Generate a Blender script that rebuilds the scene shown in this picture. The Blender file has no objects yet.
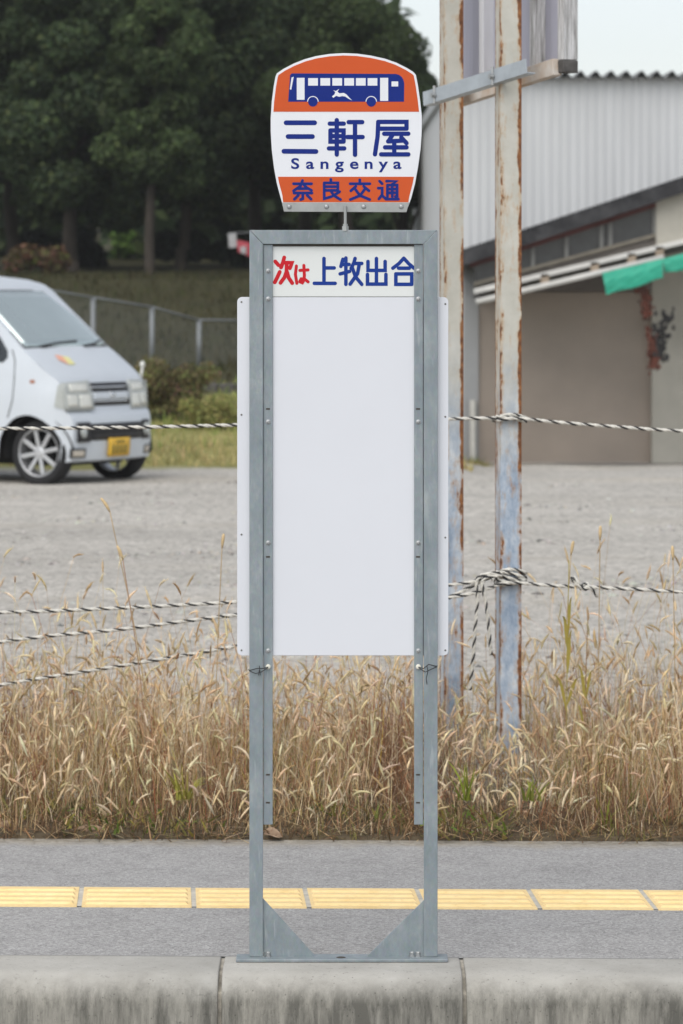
import bpy, bmesh, math, random
import numpy as np
from mathutils import Vector, Matrix, noise as mnoise
R = math.radians
random.seed(7); rng = np.random.default_rng(7)
S = bpy.context.scene
COL = S.collection

# ------------------------------------------------------------------ camera, sky, sun, exposure
F = 3506.0            # focal length in pixels of the 683x1024 frame
CX, HY, EYE = 341.5, 298.0, 1.66
cam_d = bpy.data.cameras.new('camera'); cam = bpy.data.objects.new('camera', cam_d); COL.objects.link(cam)
cam.location = (0, 0, EYE); cam.rotation_euler = (R(90), 0, 0)
cam_d.sensor_fit = 'AUTO'; cam_d.sensor_width = 36.0; cam_d.lens = F/1024*36.0
cam_d.shift_y = -(512-HY)/1024
cam_d.clip_start = 0.1; cam_d.clip_end = 2000
cam_d.dof.use_dof = True; cam_d.dof.focus_distance = 8.9; cam_d.dof.aperture_fstop = 8.3
S.camera = cam
W = bpy.data.worlds.new('World'); S.world = W; W.use_nodes = True
wn = W.node_tree.nodes; wl = W.node_tree.links
bg = wn['Background']
sky = wn.new('ShaderNodeTexSky'); sky.sky_type = 'NISHITA'; sky.sun_disc = False
sky.sun_elevation = R(52); sky.sun_rotation = R(205); sky.air_density = 1.0; sky.dust_density = 1.2; sky.ozone_density = 1.0
hs = wn.new('ShaderNodeHueSaturation'); hs.inputs['Saturation'].default_value = 0.38
wl.new(sky.outputs[0], hs.inputs['Color']); wl.new(hs.outputs[0], bg.inputs['Color'])
bg.inputs['Strength'].default_value = 0.112
sun_d = bpy.data.lights.new('sun', 'SUN'); sun = bpy.data.objects.new('sun', sun_d); COL.objects.link(sun)
sun_d.energy = 1.5; sun_d.angle = R(70); sun_d.color = (1.0, .96, .90)
sun.rotation_euler = (R(38), 0, R(-25)); sun.location = (-10, -20, 40)
S.view_settings.view_transform = 'Standard'; S.view_settings.look = 'None'
S.view_settings.exposure = 0.6; S.view_settings.gamma = 1.0
S.cycles.use_denoising = True
S.cycles.max_bounces = 6

HAZE = .00042
# ------------------------------------------------------------------ helpers
def P(x, y, d):
    return Vector(((x-CX)*d/F, d, EYE-(y-HY)*d/F))

def srgb(*c):
    out = []
    for v in c:
        v /= 255.0
        out.append(v/12.92 if v <= .04045 else ((v+.055)/1.055)**2.4)
    return tuple(out)

class MB:
    def __init__(s): s.v = []; s.f = []; s.m = []; s.n = 0
    def add(s, vs, fs, m=0):
        b = len(s.v); s.v += [tuple(v) for v in vs]
        for f in fs: s.f.append(tuple(b+i for i in f)); s.m.append(m)
    def box(s, lo, hi, m=0):
        x0, y0, z0 = lo; x1, y1, z1 = hi
        vs = [(x0,y0,z0),(x1,y0,z0),(x1,y1,z0),(x0,y1,z0),(x0,y0,z1),(x1,y0,z1),(x1,y1,z1),(x0,y1,z1)]
        s.add(vs, [(0,3,2,1),(4,5,6,7),(0,1,5,4),(1,2,6,5),(2,3,7,6),(3,0,4,7)], m)
    def bar(s, a, b, w, h, m=0, up=(0,0,1)):
        a = Vector(a); b = Vector(b); t = (b-a).normalized(); u = Vector(up)
        sd = t.cross(u).normalized(); u = sd.cross(t).normalized()
        vs = []
        for p in (a, b):
            for i, j in ((-1,-1),(1,-1),(1,1),(-1,1)): vs.append(p+sd*(i*w/2)+u*(j*h/2))
        s.add(vs, [(0,1,2,3),(7,6,5,4),(0,4,5,1),(1,5,6,2),(2,6,7,3),(3,7,4,0)], m)
    def prism(s, poly, y0, y1, m=0, ms=None):
        # poly of (x,z) counter-clockwise seen from the camera (-y side); or (x,z,d) scaled
        n = len(poly)
        vs = [(p[0], y0, p[1]) for p in poly]+[(p[0], y1, p[1]) for p in poly]
        fs = [tuple(range(n)), tuple(range(2*n-1, n-1, -1))]
        for i in range(n):
            j = (i+1) % n; fs.append((i, i+n, j+n, j))
        s.add(vs, fs, m)
    def pprism(s, pxs, d0, d1, m=0):
        # polygon given in photo pixels, extruded in depth at its true size
        n = len(pxs)
        a = [P(x, y, d0) for x, y in pxs]
        b = [Vector((p.x, d1, p.z)) for p in a]
        ar = sum(a[i].x*a[(i+1) % n].z-a[(i+1) % n].x*a[i].z for i in range(n))
        if ar < 0: a.reverse(); b.reverse()
        fs = [tuple(range(n)), tuple(range(2*n-1, n-1, -1))]
        for i in range(n):
            j = (i+1) % n; fs.append((i, i+n, j+n, j))
        s.add(a+b, fs, m)
    def tube(s, pts, r, n=8, m=0, caps=True):
        pts = [Vector(p) for p in pts]; k = len(pts)
        rs = r if isinstance(r, (list, tuple)) else [r]*k
        t0 = (pts[1]-pts[0]).normalized()
        u = t0.orthogonal().normalized(); rings = []
        for i in range(k):
            t = (pts[min(i+1, k-1)]-pts[max(i-1, 0)]).normalized()
            u = (u-t*u.dot(t)).normalized(); w = t.cross(u)
            rings.append([pts[i]+(u*math.cos(2*math.pi*j/n)+w*math.sin(2*math.pi*j/n))*rs[i] for j in range(n)])
        vs = [v for q in rings for v in q]; fs = []
        for i in range(k-1):
            for j in range(n):
                fs.append((i*n+j, i*n+(j+1) % n, (i+1)*n+(j+1) % n, (i+1)*n+j))
        if caps: fs.append(tuple(reversed(range(n)))); fs.append(tuple(range((k-1)*n, k*n)))
        s.add(vs, fs, m)
    def lathe(s, prof, M, n=24, m=0, cap=True):
        # prof (r, h) about local z, M places it
        vs = []; fs = []
        for r, h in prof:
            for j in range(n):
                a = 2*math.pi*j/n; vs.append(M @ Vector((r*math.cos(a), r*math.sin(a), h)))
        for i in range(len(prof)-1):
            for j in range(n):
                fs.append((i*n+j, i*n+(j+1) % n, (i+1)*n+(j+1) % n, (i+1)*n+j))
        if cap: fs.append(tuple(reversed(range(n)))); fs.append(tuple(range((len(prof)-1)*n, len(prof)*n)))
        s.add(vs, fs, m)
    def ico(s, c, r, sc=(1,1,1), m=0, jit=0.15, sub=1):
        bm = bmesh.new(); bmesh.ops.create_icosphere(bm, subdivisions=sub, radius=1)
        vs = []
        for v in bm.verts:
            k = r*(1+random.uniform(-jit, jit)); vs.append((c[0]+v.co.x*k*sc[0], c[1]+v.co.y*k*sc[1], c[2]+v.co.z*k*sc[2]))
        bm.verts.index_update()
        s.add(vs, [tuple(v.index for v in f.verts) for f in bm.faces], m); bm.free()
    def build(s, name, mats, parent=None, smooth=False, bevel=0, local=False, base=True, seg=2, angle=30):
        if not isinstance(mats, (list, tuple)): mats = [mats]
        V = [Vector(v) for v in s.v]; loc = Vector((0, 0, 0))
        if parent is not None and not local:
            r = parent
            M = Matrix.Identity(4)
            while r is not None: M = r.matrix_basis @ M; r = r.parent
            Mi = M.inverted(); V = [Mi @ v for v in V]
        elif parent is None and base and V:
            xs = [v.x for v in V]; ys = [v.y for v in V]; zs = [v.z for v in V]
            loc = Vector(((min(xs)+max(xs))/2, (min(ys)+max(ys))/2, min(zs))); V = [v-loc for v in V]
        me = bpy.data.meshes.new(name); me.from_pydata([tuple(v) for v in V], [], s.f)
        for mt in mats: me.materials.append(mt)
        me.polygons.foreach_set('material_index', s.m)
        if smooth: me.polygons.foreach_set('use_smooth', [True]*len(s.f))
        me.update()
        o = bpy.data.objects.new(name, me); COL.objects.link(o); o.location = loc
        if parent is not None: o.parent = parent
        if bevel:
            b = o.modifiers.new('bevel', 'BEVEL'); b.width = bevel; b.segments = seg; b.limit_method = 'ANGLE'; b.angle_limit = R(angle)
        return o

def tag(o, label=None, cat=None, group=None, kind=None):
    if label: o['label'] = label
    if cat: o['category'] = cat
    if group: o['group'] = group
    if kind: o['kind'] = kind
    return o
def thing(name, label, cat, loc, rz=0, group=None):
    o = bpy.data.objects.new(name, None); COL.objects.link(o); o.empty_display_size = .2
    o.location = loc; o.rotation_euler = (0, 0, rz)
    return tag(o, label, cat, group)

# ------------------------------------------------------------------ materials
def mat(name, col, rough=.6, metal=0.0, spec=.4, var=0.0, vscale=8, bump=0.0, bscale=60, coord='Object', col2=None, stretch=None, trans=0):
    m = bpy.data.materials.new(name); m.use_nodes = True
    nt = m.node_tree; N = nt.nodes; L = nt.links; b = N['Principled BSDF']
    b.inputs['Base Color'].default_value = (*col, 1); b.inputs['Roughness'].default_value = rough
    b.inputs['Metallic'].default_value = metal; b.inputs['Specular IOR Level'].default_value = spec
    tc = N.new('ShaderNodeTexCoord'); src = tc.outputs[coord]
    if stretch:
        mp = N.new('ShaderNodeMapping'); mp.inputs['Scale'].default_value = stretch; L.new(src, mp.inputs[0]); src = mp.outputs[0]
    if var or col2:
        n = N.new('ShaderNodeTexNoise'); n.inputs['Scale'].default_value = vscale; n.inputs['Detail'].default_value = 6; n.inputs['Roughness'].default_value = .65
        L.new(src, n.inputs['Vector'])
        r = N.new('ShaderNodeValToRGB'); r.color_ramp.elements[0].position = .3; r.color_ramp.elements[1].position = .7
        c2 = col2 if col2 else tuple(min(1, c*(1+var)) for c in col)
        c1 = col if col2 else tuple(c*(1-var) for c in col)
        r.color_ramp.elements[0].color = (*c1, 1); r.color_ramp.elements[1].color = (*c2, 1)
        L.new(n.outputs['Fac'], r.inputs[0]); L.new(r.outputs[0], b.inputs['Base Color'])
    if bump:
        n2 = N.new('ShaderNodeTexNoise'); n2.inputs['Scale'].default_value = bscale; n2.inputs['Detail'].default_value = 5
        L.new(src, n2.inputs['Vector'])
        bp = N.new('ShaderNodeBump'); bp.inputs['Strength'].default_value = bump; bp.inputs['Distance'].default_value = .01
        L.new(n2.outputs['Fac'], bp.inputs['Height']); L.new(bp.outputs[0], b.inputs['Normal'])
    return m

class NT:
    """small shader-graph builder"""
    def __init__(s, name):
        s.m = bpy.data.materials.new(name); s.m.use_nodes = True; s.nt = s.m.node_tree; s.N = s.nt.nodes; s.L = s.nt.links; s.b = s.N['Principled BSDF']
        s.tc = s.N.new('ShaderNodeTexCoord'); s.geo = s.N.new('ShaderNodeNewGeometry')
    def vec(s, scale=(1,1,1), coord='Object'):
        mp = s.N.new('ShaderNodeMapping'); mp.inputs['Scale'].default_value = scale
        s.L.new(s.geo.outputs['Position'] if coord == 'World' else s.tc.outputs[coord], mp.inputs[0]); return mp.outputs[0]
    def noise(s, v, scale, detail=5, rough=.6, dist=0):
        n = s.N.new('ShaderNodeTexNoise'); n.inputs['Scale'].default_value = scale; n.inputs['Detail'].default_value = detail
        n.inputs['Roughness'].default_value = rough; n.inputs['Distortion'].default_value = dist; s.L.new(v, n.inputs['Vector']); return n.outputs['Fac']
    def voro(s, v, scale, out='Color', feature='F1'):
        n = s.N.new('ShaderNodeTexVoronoi'); n.feature = feature; n.inputs['Scale'].default_value = scale; s.L.new(v, n.inputs['Vector']); return n.outputs[out]
    def ramp(s, fac, stops):
        r = s.N.new('ShaderNodeValToRGB'); e = r.color_ramp.elements
        while len(e) < len(stops): e.new(.5)
        for k, (p, c) in enumerate(stops):
            e[k].position = p; e[k].color = (*c, 1) if isinstance(c, tuple) else (c, c, c, 1)
        s.L.new(fac, r.inputs[0]); return r.outputs[0]
    def mix(s, fac, a, b, mode='MIX'):
        n = s.N.new('ShaderNodeMix'); n.data_type = 'RGBA'; n.blend_type = mode
        for k, q in ((0, fac), (6, a), (7, b)):
            if isinstance(q, (int, float)): n.inputs[k].default_value = q if k == 0 else (q, q, q, 1)
            elif isinstance(q, tuple): n.inputs[k].default_value = (*q, 1)
            else: s.L.new(q, n.inputs[k])
        return n.outputs[2]
    def math(s, op, a, b=0.0, clamp=False):
        n = s.N.new('ShaderNodeMath'); n.operation = op; n.use_clamp = clamp
        for k, q in ((0, a), (1, b)):
            if isinstance(q, (int, float)): n.inputs[k].default_value = q
            else: s.L.new(q, n.inputs[k])
        return n.outputs[0]
    def sep(s, v):
        n = s.N.new('ShaderNodeSeparateXYZ'); s.L.new(v, n.inputs[0]); return n.outputs
    def attr(s, name):
        n = s.N.new('ShaderNodeAttribute'); n.attribute_name = name; return n.outputs['Color']
    def bump(s, h, strength=.5, dist=.01):
        n = s.N.new('ShaderNodeBump'); n.inputs['Strength'].default_value = strength; n.inputs['Distance'].default_value = dist
        s.L.new(h, n.inputs['Height']); s.L.new(n.outputs[0], s.b.inputs['Normal'])
    def out(s, col=None, rough=.8, spec=.3, metal=0):
        if col is not None:
            if isinstance(col, tuple): s.b.inputs['Base Color'].default_value = (*col, 1)
            else: s.L.new(col, s.b.inputs['Base Color'])
        s.b.inputs['Roughness'].default_value = rough; s.b.inputs['Specular IOR Level'].default_value = spec; s.b.inputs['Metallic'].default_value = metal
        return s.m

def m_galv():
    t = NT('galvanised_steel'); v = t.vec((1, 1, .45), 'World')
    a = t.ramp(t.noise(v, 22, 6, .7), [(.3, (.19, .228, .245)), (.55, (.25, .288, .305)), (.75, (.34, .372, .38))])
    sp = t.voro(t.vec((1, 1, .6), 'World'), 160, 'Color')
    c = t.mix(.035, a, sp, 'OVERLAY')
    sc = t.ramp(t.noise(t.vec((1, 1, .12), 'World'), 90, 3, .5), [(.62, 0.0), (.72, .35)])
    c = t.mix(sc, c, (.46, .49, .5))
    t.bump(t.noise(v, 120, 3), .08, .003)
    return t.out(c, .5, .5, .25)
GALV = m_galv()
SIGNWHITE = mat('sign_white', (.72, .735, .765), .35, spec=.4, var=.02, vscale=6)
BOARDWHITE = mat('board_white', (.66, .675, .71), .4, spec=.3, var=.015, vscale=3)
PLATEWHITE = mat('plate_white', (.68, .70, .68), .4, spec=.35, var=.02, vscale=5)
ORANGE = mat('sign_orange', (.56, .090, .022), .5, spec=.2, var=.03, vscale=12)
NAVY = mat('sign_navy', (.008, .024, .19), .5, spec=.15, var=.05, vscale=15)
BLUE = mat('letter_blue', (.010, .040, .24), .5, spec=.15, var=.05, vscale=15)
RED = mat('letter_red', (.52, .016, .024), .5, spec=.15, var=.05, vscale=15)
BOLT = mat('bolt_zinc', (.38, .39, .39), .35, metal=.7, var=.1)
STRIP = mat('grey_strip', (.36, .37, .36), .45, metal=.35, var=.12, vscale=20)
BLACK = mat('black_plastic', (.02, .02, .022), .5, var=.2)
HOLE = mat('slot_dark', (.06, .05, .04), .8, var=.2)

SK = -.030
def m_asphalt():
    t = NT('asphalt'); v = t.vec((1,1,1), 'World')
    big = t.ramp(t.noise(v, 1.6, 6, .6), [(.3, (.31, .302, .292)), (.7, (.375, .366, .354))])
    fine = t.voro(v, 170, 'Color')
    sx = t.sep(fine)
    c = t.mix(.42, big, t.ramp(sx[0], [(0, (.13, .127, .122)), (.25, (.29, .282, .272)), (.7, (.42, .41, .395)), (1, (.66, .65, .63))]), 'MIX')
    st = t.ramp(t.noise(t.vec((1, 1, 1), 'World'), 7, 7, .75, .3), [(.36, .74), (.54, 1.0)])
    c = t.mix(.45, c, st, 'MULTIPLY')
    cr = t.ramp(t.voro(t.vec((.5, 2.2, 1), 'World'), 1.1, 'Distance', 'DISTANCE_TO_EDGE'), [(.0, .55), (.006, 1.0)])
    wn_ = t.ramp(t.noise(v, 1.0, 2), [(.52, 1.0), (.6, 0.0)])
    c = t.mix(t.mix(1.0, wn_, .35, 'MULTIPLY'), c, t.mix(1.0, c, cr, 'MULTIPLY'))
    xyz = t.sep(t.geo.outputs['Position'])
    ey = t.math('ADD', t.math('SUBTRACT', xyz[1], t.math('MULTIPLY', xyz[0], SK)), t.math('MULTIPLY', t.noise(v, 6, 6, .75), .30))
    sand = t.ramp(t.noise(v, 40, 4, .7), [(.3, (.24, .21, .165)), (.7, (.46, .425, .36))])
    c = t.mix(t.math('MULTIPLY', t.math('SUBTRACT', ey, 10.73), 9, True), c, sand)
    t.bump(t.voro(v, 170, 'Distance'), .4, .005)
    return t.out(c, .85, .25)
def m_concrete():
    t = NT('kerb_concrete'); v = t.vec((1,1,1), 'World')
    base = t.ramp(t.noise(v, 5, 8, .7), [(.28, (.36, .345, .31)), (.6, (.445, .43, .392)), (.8, (.51, .497, .46))])
    z = t.sep(t.geo.outputs['Position'])[2]
    # streaks of algae and soot run down the face
    stre = t.noise(t.vec((1, 1, .10), 'World'), 26, 6, .75)
    patch = t.noise(t.vec((1, 1, .6), 'World'), 4.5, 4, .6)
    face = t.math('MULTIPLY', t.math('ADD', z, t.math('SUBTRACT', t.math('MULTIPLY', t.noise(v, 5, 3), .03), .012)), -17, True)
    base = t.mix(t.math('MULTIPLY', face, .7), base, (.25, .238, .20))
    k = t.math('MULTIPLY', t.ramp(t.math('ADD', t.math('MULTIPLY', stre, .75), t.math('MULTIPLY', patch, .40)), [(.47, 0.0), (.66, 1.0)]), face)
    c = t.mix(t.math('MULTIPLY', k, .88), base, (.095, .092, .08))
    dirt = t.ramp(t.noise(v, 60, 3, .8), [(.30, .55), (.42, 1.0)])
    c = t.mix(.5, c, dirt, 'MULTIPLY')
    pits = t.ramp(t.voro(v, 45, 'Distance'), [(.06, .35), (.12, 1.0)])
    c = t.mix(.6, c, pits, 'MULTIPLY')
    t.bump(t.noise(v, 90, 5, .7), .35, .004)
    return t.out(c, .9, .2)
def m_terrain():
    t = NT('gravel_and_bank'); v = t.vec((1,1,1), 'World'); xyz = t.sep(t.geo.outputs['Position'])
    # gravel
    st = t.sep(t.voro(v, 30, 'Color'))[0]
    g = t.ramp(st, [(0, (.15, .142, .126)), (.25, (.40, .375, .335)), (.7, (.54, .51, .455)), (1, (.70, .66, .60))])
    st2 = t.sep(t.voro(v, 70, 'Color'))[1]
    g = t.mix(.5, g, t.ramp(st2, [(0, (.25, .237, .21)), (1, (.60, .57, .52))]))
    patch = t.ramp(t.noise(t.vec((.35, 1, 1), 'World'), .8, 6, .65), [(.32, .84), (.66, 1.06)])
    g = t.mix(1.0, g, patch, 'MULTIPLY')
    tan = t.ramp(t.noise(t.vec((.2, .7, 1), 'World'), .7, 4), [(.55, 0.0), (.72, .4)])
    g = t.mix(tan, g, (.40, .35, .27))
    # soil of the verge
    soil = t.ramp(t.noise(v, 14, 6, .7), [(.3, (.05, .038, .025)), (.7, (.16, .125, .08))])
    n = t.noise(v, 2.2, 5, .6)
    yv = t.math('ADD', xyz[1], t.math('MULTIPLY', n, 1.0))
    c = t.mix(t.ramp(t.math('MULTIPLY', t.math('SUBTRACT', yv, 12.0), .5, True), [(0, 0.0), (1, 1.0)]), soil, g)
    # grassy bank at the back: starts nearer on the left than on the right
    xb = t.math('MULTIPLY', t.math('SUBTRACT', xyz[0], .9), 3.0, True)
    yb = t.math('SUBTRACT', t.math('ADD', xyz[1], t.math('MULTIPLY', t.noise(v, .9, 5), 1.6)), t.math('ADD', 34.3, t.math('MULTIPLY', xb, 40.0)))
    bank = t.ramp(t.noise(v, 1.3, 7, .7), [(.3, (.17, .15, .06)), (.5, (.24, .24, .085)), (.7, (.40, .33, .15))])
    hill = t.ramp(t.noise(v, 1.0, 7, .7), [(.3, (.034, .033, .016)), (.7, (.062, .058, .026))])  # hillside colour darkened to put the shade under the trees into it
    bank = t.mix(t.math('MULTIPLY', t.math('SUBTRACT', xyz[1], 40.5), .6, True), bank, hill)
    c = t.mix(t.math('MULTIPLY', yb, 2.0, True), c, bank)
    t.bump(t.voro(v, 30, 'Distance'), .5, .010)
    return t.out(c, .95, .15)
ASPH, CONC, TERR = m_asphalt(), m_concrete(), m_terrain()

# ------------------------------------------------------------------ the setting
def ss(a, b, x):
    t = np.clip((x-a)/(b-a), 0, 1); return t*t*(3-2*t)
def zt(X, D):
    X = np.asarray(X, float); D = np.asarray(D, float)
    left = np.interp(D, [0, 33.8, 36, 40, 47, 52, 58, 75, 110, 200], [0, 0, .15, .52, .80, 1.25, 1.95, 2.5, 3.4, 8.0])
    right = np.interp(D, [0, 32, 45, 70, 200], [0, 0, -.5, -.5, 2.0])
    w = ss(.75, 1.45, X*42/np.maximum(D, 42) if False else X)
    return left*(1-w)+right*w
SK_NOTE = 0            # the kerb and everything along it is turned a little: nearer on the right
def road_y(d, x): return d+SK*x
def strip(name, d0, d1, z, m, x0=-60, x1=60, n=2):
    mb = MB()
    mb.add([(x0, road_y(d0, x0), z), (x1, road_y(d0, x1), z), (x1, road_y(d1, x1), z), (x0, road_y(d1, x0), z)], [(0,1,2,3)])
    return tag(mb.build(name, m, base=False), kind='structure')
strip('road', -60, 8.6, -.2, ASPH)
strip('pavement', 8.83, 10.735, 0.0, ASPH)
# kerb: separate castings with open joints
kb = MB()
prof = [(8.86, -.25), (8.825, -.25), (8.825, .002), (8.80, .004), (8.645, .004), (8.625, .002), (8.605, -.003), (8.588, -.011), (8.574, -.022), (8.564, -.036), (8.558, -.054), (8.553, -.08), (8.537, -.25)]
joints = [220, 464]
edges = []
xj0 = P(220, 970, 8.6).x; pitch = P(464, 970, 8.6).x-xj0
for k in range(-14, 15):
    xa = xj0+k*pitch+.0045; xb = xj0+(k+1)*pitch-.0045
    vs = []
    for x in (xa, xa+.004, xb-.004, xb):
        ins = .003 if x in (xa, xb) else 0
        for (y, z) in prof[1:]:
            vs.append((x, road_y(y+ins*(1 if y < 8.6 else 0), x)-(0), z-ins*(1 if z > -.1 else 0)))
    q = len(prof)-1; fs = []
    for i in range(3):
        for j in range(q-1): fs.append((i*q+j, i*q+j+1, (i+1)*q+j+1, (i+1)*q+j))
    fs.append(tuple(range(q))[::-1]); fs.append(tuple(range(3*q, 4*q)))
    kb.add(vs, fs)
kerb = tag(kb.build('kerb', CONC, base=False), kind='structure')
kerb.data.polygons.foreach_set('use_smooth', [len(p.vertices) == 4 for p in kerb.data.polygons])
jm = MB()
jm.add([(-8, road_y(8.552, -8), -.25), (8, road_y(8.552, 8), -.25), (8, road_y(8.578, 8), -.042), (-8, road_y(8.578, -8), -.042), (8, road_y(8.645, 8), -.010), (-8, road_y(8.645, -8), -.010), (8, road_y(8.82, 8), -.003), (-8, road_y(8.82, -8), -.003)], [(0,1,2,3), (3,2,4,5), (5,4,6,7)])
tag(jm.build('kerb_mortar', mat('mortar', (.42, .39, .33), .95, var=.4, vscale=30), base=False), kind='structure')

# the terrain sheet
xs = np.concatenate([np.linspace(-160, -14, 14), np.linspace(-13, 13, 79), np.linspace(14, 160, 14)])
ds = np.concatenate([[10.68, 10.715, 10.75], np.linspace(10.85, 36, 100), np.linspace(36.5, 80, 70), np.linspace(84, 420, 20)])
tm = MB(); vs = []
for d in ds:
    for x in xs:
        z = float(zt(x, d))
        if d < 34: z += .018*mnoise.noise(Vector((x*.9, d*.9, 0)))+.012*mnoise.noise(Vector((x*3, d*3, 3)))
        else: z += .06*mnoise.noise(Vector((x*.6, d*.6, 9)))
        y = d if d > 13 else road_y(d, max(-30, min(30, x)))
        z += -.03 if d < 10.72 else .012
        vs.append((x, y, z))
nx = len(xs)
tm.add(vs, [(i*nx+j, i*nx+j+1, (i+1)*nx+j+1, (i+1)*nx+j) for i in range(len(ds)-1) for j in range(nx-1)])
tag(tm.build('ground', TERR, smooth=True, base=False), kind='structure')

# tactile guiding blocks
YEL = NT('tactile_yellow'); _v = YEL.vec((1,1,1), 'World')
_c = YEL.ramp(YEL.noise(_v, 9, 6, .7), [(.25, (.78, .56, .25)), (.5, (.88, .66, .325)), (.8, (.90, .71, .39))])
_c = YEL.mix(.5, _c, YEL.ramp(YEL.noise(YEL.vec((1, 4, 1), 'World'), 40, 4, .7), [(.3, .62), (.5, 1.0)]), 'MULTIPLY')
YELM = YEL.out(_c, .7, .3)
pt = .3135
mg = MB(); mg.add([(-4, road_y(9.538, -4), .002), (4, road_y(9.538, 4), .002), (4, road_y(9.836, 4), .002), (-4, road_y(9.836, -4), .002)], [(0,1,2,3)])
tag(mg.build('pavement_bedding', mat('bedding_mortar', (.52, .49, .42), .95, var=.25, vscale=20), base=False), kind='structure')
for k in range(-5, 6):
    x0 = P(81.0, 909, 9.53).x+pt*k; x1 = x0+.300
    sh = .045; dp = .31; mb = MB()
    jz = random.uniform(-.0006, .0006)
    def q(u, v, z):        # u along, v across (0 near .. 1 far)
        x = x0+(x1-x0)*u-sh*v*.35-.0
        return (x, road_y(9.532, x)+dp*v+jz*6, z+jz)
    lo, hi = .0035, .0065
    mb.add([q(0,0,lo), q(1,0,lo), q(1,1,lo), q(0,1,lo), q(0,0,-.004), q(1,0,-.004), q(1,1,-.004), q(0,1,-.004)], [(0,1,2,3), (4,5,1,0), (5,6,2,1), (6,7,3,2), (7,4,0,3)])
    for b in range(4):
        v0 = .09+b*.225; v1 = v0+.12; e = .02
        mb.add([q(.03,v0,lo), q(.97,v0,lo), q(.97,v1,lo), q(.03,v1,lo), q(.05,v0+e,hi+.002), q(.95,v0+e,hi+.002), q(.95,v1-e,hi+.002), q(.05,v1-e,hi+.002)],
               [(4,5,6,7), (0,1,5,4), (1,2,6,5), (2,3,7,6), (3,0,4,7)])
    o = mb.build('tactile_block', YELM)
    tag(o, 'yellow ribbed tactile paving block set in the grey pavement line', 'tactile block', 'tactile blocks along the pavement')

# ------------------------------------------------------------------ the bus stop
D0 = 8.765
bs = thing('bus_stop', 'steel framed bus stop with orange and white rounded sign and blank white board', 'bus stop', (P(344, 960, D0).x, D0, 0.004))
def vb(mb, x0, y0, x1, y1, d0, d1, m=0):   # a box from photo pixels at depth D0
    a = P(x0, y0, D0); b = P(x1, y1, D0); mb.box((a.x, d0, b.z), (b.x, d1, a.z), m)
zb = .013
# legs (angle steel: front flange + side web)
for (xa, xb, web) in ((249.4, 263.0, 'l'), (423.8, 437.6, 'r')):
    mb = MB(); a = P(xa, 230, D0); b = P(xb, 230, D0)
    top = P(0, 244, D0).z
    lx = a.x+ (.004 if web == 'l' else 0); rx = b.x
    zt_ = P(0, 230, D0).z
    # mitred upper end
    if web == 'l': poly = [(a.x, zb), (b.x, zb), (b.x, P(0, 244, D0).z), (a.x, zt_)]
    else: poly = [(a.x, zb), (b.x, zb), (b.x, zt_), (a.x, P(0, 244, D0).z)]
    mb.prism(poly, D0, D0+.005)
    if web == 'l': mb.box((a.x, D0+.005, zb), (a.x+.005, D0+.0165, zt_-.002))
    else: mb.box((b.x-.005, D0+.005, zb), (b.x, D0+.0165, zt_-.002))
    mb.build('leg', GALV, bs, bevel=.0012)
mb = MB(); a = P(249.4, 230, D0); b = P(437.6, 230, D0); i0 = P(263.0, 244, D0); i1 = P(423.8, 244, D0)
mb.prism([(a.x+.0012, a.z), (i0.x+.0004, i0.z), (i1.x-.0004, i1.z), (b.x-.0012, b.z)], D0-.0005, D0+.0048)
mb.box((a.x+.001, D0+.005, a.z-.005), (b.x-.001, D0+.0165, a.z))
mb.build('top_bar', GALV, bs, bevel=.001)
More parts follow.
